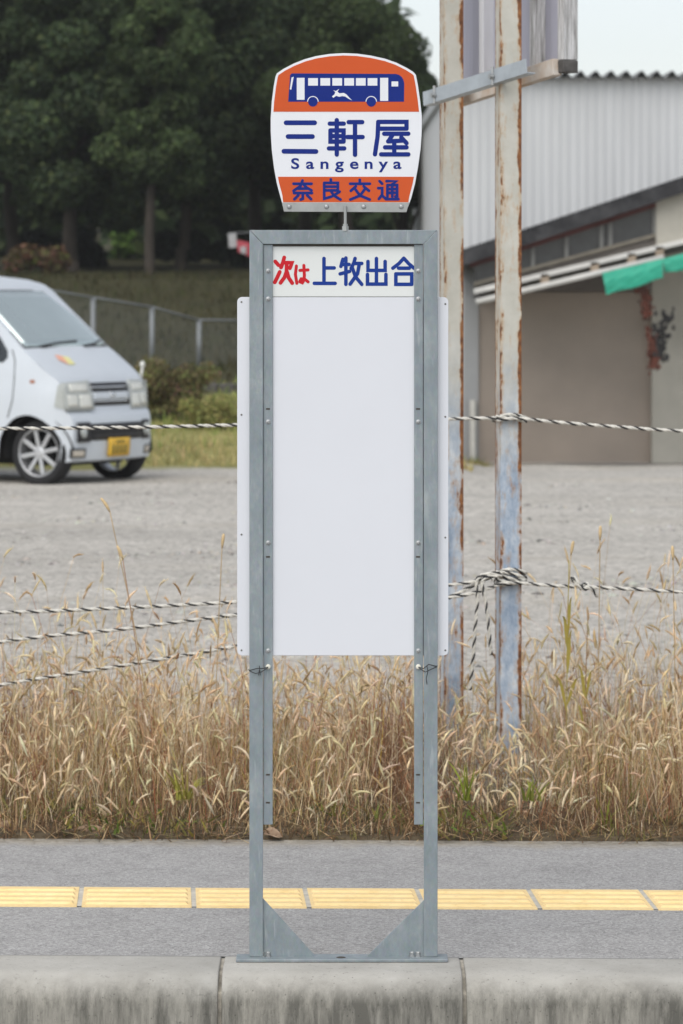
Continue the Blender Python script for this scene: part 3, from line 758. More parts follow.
def blades(base, H, W_, az, lean, curl, col, seg=4, faz=None, tipw=.05):
    n = len(base); L = seg+1; t = np.linspace(0, 1, L)
    dx = np.cos(az); dy = np.sin(az)
    faz = az+np.pi/2+rng.normal(0, .6, n) if faz is None else faz
    wx = np.cos(faz); wy = np.sin(faz)
    V = np.zeros((n, L, 2, 3)); C = np.zeros((n, L, 2, 3))
    for i, tt in enumerate(t):
        th = lean+curl*tt
        out = H*(tt*np.sin(lean)+curl*tt*tt*.5*np.cos(lean)); up = H*tt*np.cos(lean)-H*np.abs(curl)*tt*tt*.42*np.sin(np.minimum(1.5, lean+curl*tt))
        w = W_*np.maximum(tipw, (1-tt)**.6 if i else .7)*.5
        cx = base[:, 0]+dx*out; cy = base[:, 1]+dy*out; cz = base[:, 2]+up
        for s_, sg in ((0, -1), (1, 1)):
            V[:, i, s_, 0] = cx+wx*w*sg; V[:, i, s_, 1] = cy+wy*w*sg; V[:, i, s_, 2] = cz
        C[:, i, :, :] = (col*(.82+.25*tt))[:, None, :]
    idx = (np.arange(n)*L*2)[:, None, None]; q = []
    for i in range(seg): q.append([2*i, 2*i+1, 2*i+3, 2*i+2])
    Fq = (idx+np.array(q)[None]).reshape(-1, 4)
    tips = V[:, -1].mean(1); tang = V[:, -1].mean(1)-V[:, -2].mean(1)
    return V.reshape(-1, 3), Fq, C.reshape(-1, 3), tips, tang
def cat(parts):
    V = []; Fq = []; C = []; b = 0
    for v, f, c in parts: V.append(v); Fq.append(f+b); C.append(c); b += len(v)
    return np.vstack(V), np.vstack(Fq), np.vstack(C)
def pick(n, table, jit=.18):
    cols = np.array([t[1] for t in table]); pr = np.array([t[0] for t in table], float); pr /= pr.sum()
    c = cols[rng.choice(len(cols), n, p=pr)]; return c*rng.uniform(1-jit, 1+jit, (n, 1))*rng.uniform(.93, 1.07, (n, 3))
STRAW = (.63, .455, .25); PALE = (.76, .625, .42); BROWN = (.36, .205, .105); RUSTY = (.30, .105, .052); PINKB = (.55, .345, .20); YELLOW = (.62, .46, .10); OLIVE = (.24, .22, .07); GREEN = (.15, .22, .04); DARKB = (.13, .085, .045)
def nz(x, y, s, o=0): return np.array([mnoise.noise(Vector((a*s, b*s, o))) for a, b in zip(x, y)])
def verge_pos(n, d0, d1, p=1.0, x0=-2.7, x1=3.0):
    x = rng.uniform(x0, x1, n); d = d0+(d1-d0)*rng.random(n)**p
    return x, d, road_y(d, x)
def hfac(x, y):
    f = .98+.55*nz(x, y, 1.5)+.42*nz(x, y, 4.5, 5)
    f *= 1-.90*np.exp(-(((x-.52)/.19)**2+((y-11.6)/1.6)**2))
    return np.clip(f, .25, 2)
parts = []
# short leafy undergrowth
n = 36000; x, d, y = verge_pos(n, 10.73, 13.6, 1.25)
edge = .26+.74*ss(10.72, 11.45, d)
fade = 1-.75*ss(12.3, 13.6, d); keep = rng.random(n) < fade; x, d, y, edge = x[keep], d[keep], y[keep], edge[keep]; n = len(x)
H = (.09+.25*rng.random(n)**.9)*edge*hfac(x, y)*.95
pass
col = pick(n, [(4, STRAW), (2.6, PALE), (2.6, BROWN), (3, PINKB), (1.3, RUSTY), (1.6, OLIVE), (.5, GREEN), (.3, YELLOW)], .30)
low_shade = H < .13; col[low_shade] = pick(int(low_shade.sum()), [(3, BROWN), (3, DARKB), (2, (.17, .15, .06)), (1.5, STRAW)], .3)  # shortest blades coloured darker, painting shade into the foot of the grass
red = (nz(x, y, 2.6, 20) > .16) & (rng.random(n) < .7); col[red] = np.array((.27, .165, .10))*rng.uniform(.6, 1.3, (red.sum(), 1))
grn = (nz(x, y, 2.1, 40) > .22) & (rng.random(n) < .45); col[grn] = np.array(OLIVE)*rng.uniform(.8, 1.4, (grn.sum(), 1))
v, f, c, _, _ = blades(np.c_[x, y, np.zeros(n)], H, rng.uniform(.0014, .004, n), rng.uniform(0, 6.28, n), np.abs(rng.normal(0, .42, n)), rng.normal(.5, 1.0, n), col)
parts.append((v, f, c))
# broad dead leaves bending over
n = 5600; x, d, y = verge_pos(n, 10.75, 13.2, 1.2)
H = (.08+.20*rng.random(n))*(.4+.6*ss(10.72, 11.4, d))*hfac(x, y)
z0 = rng.random(n)*.14*hfac(x, y)*ss(10.7, 11.2, d)
col = pick(n, [(4, STRAW), (5, PALE), (2, BROWN), (.8, RUSTY), (1.4, OLIVE), (.5, YELLOW)], .25)
v, f, c, _, _ = blades(np.c_[x, y, z0], H, rng.uniform(.0022, .0048, n), rng.uniform(0, 6.28, n), np.abs(rng.normal(.35, .4, n)), rng.normal(.6, .7, n), col, 5)
parts.append((v, f, c))
# reddish dead stems of knotweed in clumps
n = 5200; x, d, y = verge_pos(n, 10.8, 12.9, 1.1); k = nz(x, y, 2.3, 80) > .12; x, d, y = x[k], d[k], y[k]; n = len(x)
H = (.14+.26*rng.random(n))*(.5+.5*ss(10.75, 11.4, d))*hfac(x, y)
col = pick(n, [(3, (.25, .10, .055)), (3, (.33, .18, .10)), (1.5, (.19, .09, .05)), (1, (.42, .25, .14))], .25)
v, f, c, _, _ = blades(np.c_[x, y, np.zeros(n)], H, rng.uniform(.0015, .0034, n), rng.uniform(0, 6.28, n), np.abs(rng.normal(.08, .16, n)), rng.normal(.2, .5, n), col)
parts.append((v, f, c))
n2 = n*2; k = rng.integers(0, n, n2); z0 = H[k]*rng.uniform(.35, .95, n2)
v, f, c, _, _ = blades(np.c_[x[k]+rng.normal(0, .008, n2), y[k]+rng.normal(0, .008, n2), z0], rng.uniform(.02, .06, n2), rng.uniform(.002, .006, n2), rng.uniform(0, 6.28, n2), rng.uniform(.2, 1.3, n2), rng.normal(.4, .5, n2), col[k]*rng.uniform(.7, 1.4, (n2, 1)), 3)
parts.append((v, f, c))
# mat of collapsed straw and dark litter at the foot
n = 5200; x, d, y = verge_pos(n, 10.66, 11.1, 1.0)
col = pick(n, [(2, STRAW), (3, BROWN), (6, DARKB), (.7, PALE)], .3)
v, f, c, _, _ = blades(np.c_[x, y, rng.random(n)*.03], rng.uniform(.03, .12, n), rng.uniform(.002, .006, n), rng.uniform(0, 6.28, n), rng.uniform(.9, 1.5, n), rng.normal(.1, .3, n), col)
parts.append((v, f, c))
# small green weeds at the edge
n = 4200; x, d, y = verge_pos(n, 10.71, 11.15, 1.3); k = nz(x, y, 2.0, 60) > -.02; x, d, y = x[k], d[k], y[k]; n = len(x)
col = pick(n, [(2, GREEN), (3, OLIVE), (1.5, (.34, .28, .07)), (2, (.12, .11, .045))], .3)
v, f, c, _, _ = blades(np.c_[x, y, rng.random(n)*.05], rng.uniform(.02, .065, n), rng.uniform(.005, .013, n), rng.uniform(0, 6.28, n), rng.uniform(.5, 1.4, n), rng.normal(.2, .4, n), col)
parts.append((v, f, c))
# culms with foxtail seed heads
def spindle(tips, tang, Ln, rad, col, droop):
    n = len(tips); T = tang/np.linalg.norm(tang, axis=1, keepdims=True); lv = 6; K = 5
    V = np.zeros((n, lv, K, 3)); C = np.zeros((n, lv, K, 3)); prof = np.array([.25, .85, 1.0, .95, .7, .15])
    cur = tips.copy(); hd_ = np.c_[T[:, 0], T[:, 1], np.zeros(n)]; hd_ /= np.linalg.norm(hd_, axis=1, keepdims=True)+1e-6
    dirv = T.copy()
    for i in range(lv):
        a = np.cross(dirv, np.array([.3, .2, 1.0])); a /= np.linalg.norm(a, axis=1, keepdims=True)+1e-6; b = np.cross(dirv, a)
        rr = rad*prof[i]*rng.uniform(.8, 1.2, n)
        for k in range(K):
            th = 2*np.pi*k/K+i*.6; V[:, i, k] = cur+(a*np.cos(th)+b*np.sin(th))*rr[:, None]
        C[:, i] = (col*rng.uniform(.8, 1.2, (n, 1)))[:, None, :]
        dirv = dirv+hd_*(droop[:, None]*.25)-np.array([0, 0, 1.0])*(droop[:, None]*.22); dirv /= np.linalg.norm(dirv, axis=1, keepdims=True)
        cur = cur+dirv*(Ln/(lv-1))[:, None]
    idx = (np.arange(n)*lv*K)[:, None, None]; q = []
    for i in range(lv-1):
        for k in range(K): q.append([i*K+k, i*K+(k+1) % K, (i+1)*K+(k+1) % K, (i+1)*K+k])
    Fq = (idx+np.array(q)[None]).reshape(-1, 4)
    mid = V[:, 2].mean(1)
    return V.reshape(-1, 3), Fq, C.reshape(-1, 3), V.mean(2)
n = 5200; x, d, y = verge_pos(n, 10.85, 13.7, .9)
tall = rng.random(n)
H = (.14+.20*tall+.30*tall**8)*(.5+.5*ss(10.8, 11.7, d))*np.clip(hfac(x, y), .3, 1.5)*1.02
col = pick(n, [(4, STRAW), (3, PALE), (2, BROWN), (.8, RUSTY)], .2)
az = rng.uniform(0, 6.28, n)
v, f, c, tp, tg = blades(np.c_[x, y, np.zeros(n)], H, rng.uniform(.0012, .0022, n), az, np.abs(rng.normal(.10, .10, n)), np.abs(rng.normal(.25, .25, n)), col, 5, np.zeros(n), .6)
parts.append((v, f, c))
hc = pick(n, [(5, (.74, .58, .36)), (4, (.84, .71, .49)), (1.4, (.54, .37, .20))], .12)
Ln = rng.uniform(.038, .078, n); dr = np.abs(rng.normal(.2, .4, n))
v, f, c, mids = spindle(tp, tg, Ln, rng.uniform(.0030, .0052, n), hc, dr); parts.append((v, f, c))
# bristles
br = 18; rep = np.repeat(np.arange(n), br); lv = rng.integers(0, 6, n*br); bp0 = mids[rep, lv]
dirb = rng.normal(0, 1, (n*br, 3)); dirb += (tg/np.linalg.norm(tg, axis=1, keepdims=True))[rep]*1.2; dirb /= np.linalg.norm(dirb, axis=1, keepdims=True)
ln = rng.uniform(.007, .013, n*br)[:, None]; sdv = np.cross(dirb, np.array([0, 1.0, 0])); sdv /= np.linalg.norm(sdv, axis=1, keepdims=True)+1e-6
w_ = .00045
Vb = np.stack([bp0-sdv*w_, bp0+sdv*w_, bp0+dirb*ln+sdv*w_*.5, bp0+dirb*ln-sdv*w_*.5], 1).reshape(-1, 3)
Cb = np.repeat(hc[rep]*1.1, 4, axis=0); Fb = np.arange(len(Vb)).reshape(-1, 4)
parts.append((Vb, Fb, Cb))
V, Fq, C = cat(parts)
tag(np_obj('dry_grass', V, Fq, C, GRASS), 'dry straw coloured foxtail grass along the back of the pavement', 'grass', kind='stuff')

# taller single stalks that stand out
def stalk(pxb, pxt, ytop, d, name, label, cat_, colr, leaves=(), head=True):
    a = P(pxb, 800, d); b = P(pxt, ytop, d); a = Vector((a.x, d, 0)); mb = MB()
    m1 = a.lerp(b, .5)+Vector(((b.x-a.x)*-.15, 0, 0))
    path = catrom([a, m1, b], .05); mb.tube(path, [.0016]*len(path), 5, 0)
    if head:
        e = b+(path[-1]-path[-2]).normalized()*.06+Vector(((b.x-a.x)*.12, 0, -.012))
        pp = catrom([b, (b+e)/2+Vector((0,0,.004)), e], .01); rs = [.0052*math.sin(math.pi*(k+.6)/(len(pp)+.6))+.0008 for k in range(len(pp))]
        mb.tube(pp, rs, 6, 1)
    for (t, dx, dz, w) in leaves:
        p = a.lerp(b, t); q0 = p+Vector((dx*.5, -.01, dz*.6+.03)); q1 = p+Vector((dx, -.02, dz))
        pp = catrom([p, q0, q1], .015); k = len(pp); vs = []
        for i, c_ in enumerate(pp):
            ww = w*math.sin(math.pi*min(.98, (i+.8)/(k)))*.5+.0005; vs += [c_+Vector((-ww, 0, -ww*.3)), c_+Vector((ww, 0, ww*.3))]
        mb.add(vs, [(2*i, 2*i+1, 2*i+3, 2*i+2) for i in range(k-1)], 2)
    return tag(mb.build(name, [mat('stalk_straw', colr, .8, var=.2), mat('seed_head', (.60, .45, .25), .9, var=.2, vscale=80), mat('stalk_leaf', (.40, .30, .06), .7, vscale=14, col2=(.30, .26, .05))], smooth=True), label, cat_, 'tall stalks standing out of the verge')
tl = (.42, .30, .16)
stalk(155, 110, 512, 11.7, 'foxtail_stalk', 'tallest foxtail stalk, leaning left in front of the gravel below the van', 'grass stalk', tl)
stalk(150, 123, 560, 11.6, 'foxtail_stalk', 'shorter leaning foxtail stalk crossing the upper of the left lower ropes', 'grass stalk', (.34, .2, .12))
stalk(214, 222, 548, 11.8, 'foxtail_stalk', 'upright foxtail stalk just left of the bus stop board', 'grass stalk', tl)
stalk(560, 571, 555, 12.1, 'foxtail_stalk', 'thin foxtail stalk crossing the rope just left of its knot', 'grass stalk', tl)
stalk(676, 673, 560, 11.9, 'foxtail_stalk', 'upright foxtail stalk at the right edge crossing the rope', 'grass stalk', tl)
stalk(598, 600, 540, 12.0, 'foxtail_stalk', 'upright foxtail stalk right of the rope knot', 'grass stalk', tl)
stalk(566, 569, 560, 11.9, 'tall_weed', 'tall weed with yellow green blades beside the right rusty post', 'weed', (.36, .30, .10), [(.50, .012, .15, .013), (.60, -.02, .12, .011), (.36, .06, .10, .011), (.33, -.05, .13, .009), (.66, .012, .14, .009)], False)
stalk(584, 588, 610, 11.9, 'tall_weed', 'brown bladed dead weed beside the yellow green one', 'weed', (.26, .15, .07), [(.45, -.03, .15, .010), (.5, .03, .10, .009), (.3, -.05, .13, .008)], False)
def tuft(px, py, label, h, colr, n=16):
    d = 10.95; c = P(px, py, d); mbv = []
    b = np.c_[c.x+rng.normal(0, .012, n), road_y(d, c.x)+rng.normal(0, .012, n), np.full(n, max(0.0, c.z))]
    v, f, cc, _, _ = blades(b, rng.uniform(.5, 1, n)*h, rng.uniform(.006, .011, n), rng.uniform(0, 6.28, n), np.abs(rng.normal(.25, .2, n)), rng.normal(.6, .5, n), pick(n, [(1, colr)], .25))
    loc = b.mean(0); v = v-loc
    o = np_obj('grass_tuft', v, f, cc, GRASS); o.location = loc; tag(o, label, 'grass tuft', 'green tufts in the dry verge')
tuft(466, 800, 'green tuft in the verge to the right of the bus stop leg', .17, (.26, .30, .05))
tuft(532, 800, 'green tuft in the dry verge below the right rusty post', .11, (.27, .29, .06))
tuft(186, 800, 'yellow green tuft at the pavement edge left of the bus stop', .16, (.34, .31, .07), 20)
tuft(606, 830, 'low green tuft at the pavement edge far right of the bus stop', .13, (.26, .28, .06), 12)
# dead leaves on the pavement edge
DL = mat('dead_leaf', (.20, .12, .07), .8, vscale=30, col2=(.42, .30, .2))
for (px_, py_, lb, w, h) in ((273, 838, 'pale curled dead leaf beside the left inner rail end', 18, 8), (92, 833, 'brown dead leaf lying under the grass on the left', 30, 7), (5, 829, 'dark dead leaf at the far left of the verge', 14, 8)):
    dd = F*EYE/(py_-HY)-.05; c = P(px_, py_, dd); mb = MB(); s_ = w/2*dd/F; hh = h*dd/F; vs = []; K = 8
    for k in range(K+1):
        t = k/K*2-1; ww = math.sqrt(max(0.02, 1-t*t)); zc = max(.012, c.z)+hh*.4*math.sin(t*2.2+px_)*.5
        vs += [(c.x+t*s_, dd-.03*ww, zc+.004), (c.x+t*s_, dd, zc+hh*.25), (c.x+t*s_, dd+.03*ww, zc+hh*.9*ww)]
    mb.add(vs, [(3*k+j, 3*k+3+j, 3*k+4+j, 3*k+1+j) for k in range(K) for j in range(2)])
    tag(mb.build('dead_leaf', DL, smooth=True), lb, 'dead leaf', 'dead leaves at the pavement edge')

# stones on the gravel
STONE = m_attr('gravel_stone', .9, 0.0)
bm = bmesh.new(); bmesh.ops.create_icosphere(bm, subdivisions=1, radius=1); iv = np.array([v.co[:] for v in bm.verts]); bm.verts.index_update(); iff = np.array([[v.index for v in f.verts] for f in bm.faces]); bm.free()
n = 26000; d = 11.6+20*rng.random(n)**1.3; x = rng.uniform(-.115, .125, n)*d*1.15
s_ = rng.uniform(.006, .016, n)*(1+.7*(rng.random(n) < .05)); rot = rng.uniform(0, 6.28, n)
vv = iv[None]*(1+rng.uniform(-.22, .22, (n, len(iv), 1)))*s_[:, None, None]*np.stack([rng.uniform(.8, 1.5, n), rng.uniform(.8, 1.3, n), rng.uniform(.5, .9, n)], 1)[:, None, :]
cr, sr = np.cos(rot)[:, None], np.sin(rot)[:, None]
vx = vv[..., 0]*cr-vv[..., 1]*sr; vy = vv[..., 0]*sr+vv[..., 1]*cr
vv = np.stack([vx+x[:, None], vy+d[:, None], vv[..., 2]+zt(x, d)[:, None]+.002], -1)
cc = pick(n, [(3, (.44, .42, .38)), (2.5, (.34, .325, .30)), (1.2, (.50, .48, .44)), (2.2, (.15, .144, .135)), (.7, (.46, .40, .31))], .15)
np_obj('gravel_stones', vv.reshape(-1, 3), (np.arange(n)[:, None, None]*len(iv)+iff[None]).reshape(-1, 3), np.repeat(cc, len(iv), 0), STONE)
tag(bpy.data.objects['gravel_stones'], 'loose grey stones scattered over the gravel lot', 'gravel', kind='stuff')

# ------------------------------------------------------------------ the van
PAINT = mat('van_paint', (.61, .65, .69), .40, metal=.2, spec=.5, var=.03, vscale=3)
GLASS = mat('van_glass', (.58, .66, .65), .12, metal=.7, spec=.6, var=.05, vscale=2)
DGLASS = mat('van_side_glass', (.02, .025, .03), .08, spec=.6, var=.2)
TYRE = mat('tyre', (.016, .016, .017), .85, var=.25, vscale=20)
ALLOY = mat('alloy', (.55, .56, .57), .35, metal=.6, var=.06)
LAMP = mat('lamp_glass', (.40, .42, .40), .12, spec=.7, var=.12, vscale=9)
GRILLE = mat('grille_dark', (.022, .022, .024), .5, var=.3)
REFL = mat('reflector', (.72, .72, .66), .3, metal=.2, var=.1, vscale=20)
CHROME = mat('chrome', (.6, .61, .62), .2, metal=.8, var=.05)
DARK = mat('underbody', (.012, .012, .012), .9, var=.3)
yaw = R(30); DV = 31.8
fc = P(152, 480, DV)            # far front corner on the ground
Wd = 1.475
fwd = Vector((math.cos(yaw), -math.sin(yaw), 0)); lat = Vector((math.sin(yaw), math.cos(yaw), 0))
org = Vector((fc.x+.045, DV+.28, 0))-lat*(Wd/2)+fwd*.045
van = thing('van', 'silver minivan with yellow number plate parked on the gravel', 'van', org, -yaw)
# local frame: +x forward (front at 0), +y away from the camera, z up
PR = [(-.10, .20), (-.02, .22), (-.004, .32), (0, .48), (-.006, .58), (-.03, .635), (-.055, .655), (-.065, .70), (-.085, .84), (-.11, .92), (-.15, .955), (-.22, 1.01), (-.34, 1.10), (-.46, 1.185),
      (-.51, 1.215), (-.70, 1.375), (-.90, 1.54), (-1.13, 1.735), (-1.21, 1.785), (-1.38, 1.83), (-1.8, 1.875), (-2.4, 1.89), (-3.0, 1.865), (-3.22, 1.80), (-3.32, 1.6), (-3.38, 1.0), (-3.395, .5), (-3.36, .25)]
def hw(x, z):
    w = Wd/2
    if z > 1.02: w -= .02+(z-1.02)*.135
    else: w -= .02*ss(.75, 1.02, np.float64(z))
    if z > 1.72: w -= ((z-1.72)/.15)**2*.05
    if z < .3: w -= (.3-z)*.12
    f = max(0.0, (x+.34)/.34); w -= .115*f**2.2 
    if x < -3.2: w -= (-3.2-x)/.2*.05
    return w
def front_x(y, z):
    """body surface x at (y,z) on the nose or the screen"""
    zz = [p[1] for p in PR[:20]]; xx = [p[0] for p in PR[:20]]
    x = float(np.interp(z, zz, xx)); f = abs(y)/(Wd/2)
    return x-.085*f**2.4
wheelx = (-.40, -2.80); AR = .335; AZ = .29
low = []
def arch(cx):
    return [(cx-AR*math.cos(R(a)), AZ+AR*math.sin(R(a))) for a in range(0, 181, 12)]
lower = [(-3.33, .25)]
for cx in (wheelx[1], wheelx[0]):
    ar = arch(cx); lower.append((ar[0][0], .24)); lower += ar; lower.append((ar[-1][0], .24))
bm = bmesh.new()
side = PR+lower
vsd = [bm.verts.new((x, 0, z)) for x, z in side]
bm.faces.new(vsd)
bmesh.ops.triangulate(bm, faces=bm.faces[:], ngon_method='EAR_CLIP')
for z in (.35, .45, .55, .65, .75, .85, .95, 1.02, 1.1, 1.2, 1.3, 1.4, 1.5, 1.6, 1.7, 1.76, 1.81):
    g = bm.verts[:]+bm.edges[:]+bm.faces[:]; bmesh.ops.bisect_plane(bm, geom=g, plane_co=(0, 0, z), plane_no=(0, 0, 1))
for x in (-.03, -.08, -.14, -.2, -.28, -.4, -.7, -1.0, -1.4, -2, -2.6, -3.0, -3.2):
    g = bm.verts[:]+bm.edges[:]+bm.faces[:]; bmesh.ops.bisect_plane(bm, geom=g, plane_co=(x, 0, 0), plane_no=(1, 0, 0))
bm.verts.index_update()
sv = [v.co.copy() for v in bm.verts]; sf = [tuple(v.index for v in f.verts) for f in bm.faces]; bm.free()
def bow(x, f): return -.085*(abs(f)**2.4)*max(0.0, min(1.0, (x+1.5)/1.2))
mb = MB()
for sgn_ in (-1, 1):
    vs = [(p.x+bow(p.x, hw(p.x, p.z)/(Wd/2)), sgn_*hw(p.x, p.z), p.z) for p in sv]
    mb.add(vs, [f if sgn_ > 0 else f[::-1] for f in sf])
fr = [-1, -.97, -.9, -.75, -.5, -.25, 0, .25, .5, .75, .9, .97, 1]
vs = []
for (x, z) in PR:
    w = hw(x, z)
    for f in fr: vs.append((x+bow(x, f*w/(Wd/2)), f*w, z+(.0 if abs(f) < .97 else 0)+(.018*(1-f*f) if z > .95 else 0)*1.0-(0)))
k = len(fr)
mb.add(vs, [(i*k+j, i*k+j+1, (i+1)*k+j+1, (i+1)*k+j) for i in range(len(PR)-1) for j in range(k-1)])
body_o = mb.build('body', PAINT, van, smooth=True, local=True)
bmv = bmesh.new(); bmv.from_mesh(body_o.data); bmesh.ops.recalc_face_normals(bmv, faces=bmv.faces[:]); bmv.to_mesh(body_o.data); bmv.free()
body_o.data.polygons.foreach_set('use_smooth', [True]*len(body_o.data.polygons))
body_o.data.set_sharp_from_angle(angle=R(50))
q = MB(); q.box((-3.25, -.40, .17), (-.22, .40, .62)); q.build('underbody', DARK, van, local=True)
def patch(name, m, y0, y1, z0, z1, off=.006, parent=None, ny=8, nz_=4, corner=0, shape=None, thick=.0):
    mbp = MB(); vs = []
    for i in range(nz_+1):
        for j in range(ny+1):
            v_ = z0+(z1-z0)*i/nz_; u_ = y0+(y1-y0)*j/ny
            if shape: u_, v_ = shape(j/ny, i/nz_)
            vs.append((front_x(u_, v_)+off, u_, v_))
    w = ny+1
    mbp.add(vs, [(i*w+j, i*w+j+1, (i+1)*w+j+1, (i+1)*w+j) for i in range(nz_) for j in range(ny)])
    o = mbp.build(name, m, parent or van, smooth=True, local=True)
    s_ = o.modifiers.new('solid', 'SOLIDIFY'); s_.thickness = .02; s_.offset = -1
    return o
def wsh(u, v):
    z = 1.232+v*(1.725-1.232); w = hw(float(np.interp(z, [p[1] for p in PR[:20]], [p[0] for p in PR[:20]])), z)-.05
    return ((u*2-1)*w, z)
def seal(u, v):
    z = 1.216+v*(1.735-1.216); w = hw(float(np.interp(z, [p[1] for p in PR[:20]], [p[0] for p in PR[:20]])), z)-.03
    return ((u*2-1)*w, z)
patch('windscreen_seal', GRILLE, 0, 1, 0, 1, .022, None, 14, 8, shape=seal)
ws = patch('windscreen', GLASS, 0, 1, 0, 1, .027, None, 14, 8, shape=wsh)
for (a, b, c_) in (((-.45, 1.232), (-.20, 1.255), (.12, 1.27)), ((.18, 1.228), (.40, 1.242), (.56, 1.27))):
    q = MB(); q.tube([(front_x(yy, zz)+.045, yy, zz) for yy, zz in (a, b, c_)], .011, 6); q.build('wiper', GRILLE, van, smooth=True, local=True)
# lamps, grille, bumper
def lampshape(s):
    def f(u, v):
        inner = .31; z = .665+v*(.925-.665); outer = .668-.02*v
        return (s*(inner+(outer-inner)*u+.02*v), z-(.02*u if v > .5 else 0))
    return f
for s in (-1, 1):
    lo_ = patch('headlight', LAMP, 0, 1, 0, 1, .012, None, 12, 6, shape=lampshape(s))
    for (r0, r1, q0, q1) in ((.345, .49, .685, .80), (.52, .635, .70, .80), (.37, .60, .83, .89)):
        patch('reflector', REFL, s*r0, s*r1, q0, q1, .0155, lo_, 6, 4)
patch('grille', GRILLE, -.30, .30, .70, .905, .007)
for zz in (.79,):
    patch('grille_bar', PAINT, -.30, .30, zz-.035, zz+.03, .02)
patch('grille_bar', CHROME, -.295, .295, .735, .748, .014); patch('grille_bar', CHROME, -.295, .295, .86, .872, .014)
patch('badge', CHROME, -.035, .035, .775, .815, .026, None, 4, 3)
patch('bumper_intake', GRILLE, -.42, .42, .395, .545, .006)
patch('bumper_slat', DARK, -.42, .42, .46, .475, .012)
for s in (-1, 1):
    fl = MB(); y0 = s*.505; zc = .475; M = Matrix.Translation((front_x(y0, zc)+.0, y0, zc)) @ Matrix.Rotation(R(90), 4, 'Y')
    fl.lathe([(.055, -.01), (.055, .02), (.047, .026), (.0, .03)], M, 16); fl.build('fog_lamp', LAMP, van, smooth=True, local=True)
    patch('fog_surround', GRILLE, s*.43, s*.58, .385, .56, .004)
    tl_ = patch('turn_signal', mat('signal_lens', (.55, .5, .42), .2, var=.2), s*.50, s*.64, .262, .315, .006)
    patch('signal_surround', GRILLE, s*.48, s*.66, .25, .33, .003)
pl = patch('number_plate', mat('plate_yellow', (.72, .44, .05), .45, var=.05), -.165, .165, .245, .41, .03)
for (y0, y1, z0, z1) in [(-.06+.045*k_, -.03+.045*k_, .365, .39) for k_ in range(3)]+[(-.12+.062*k_, -.085+.062*k_, .27, .345) for k_ in range(4)]:
    patch('plate_mark', mat('plate_ink', (.22, .17, .03), .6, var=.1), y0, y1, z0, z1, .034, pl, 2, 2)
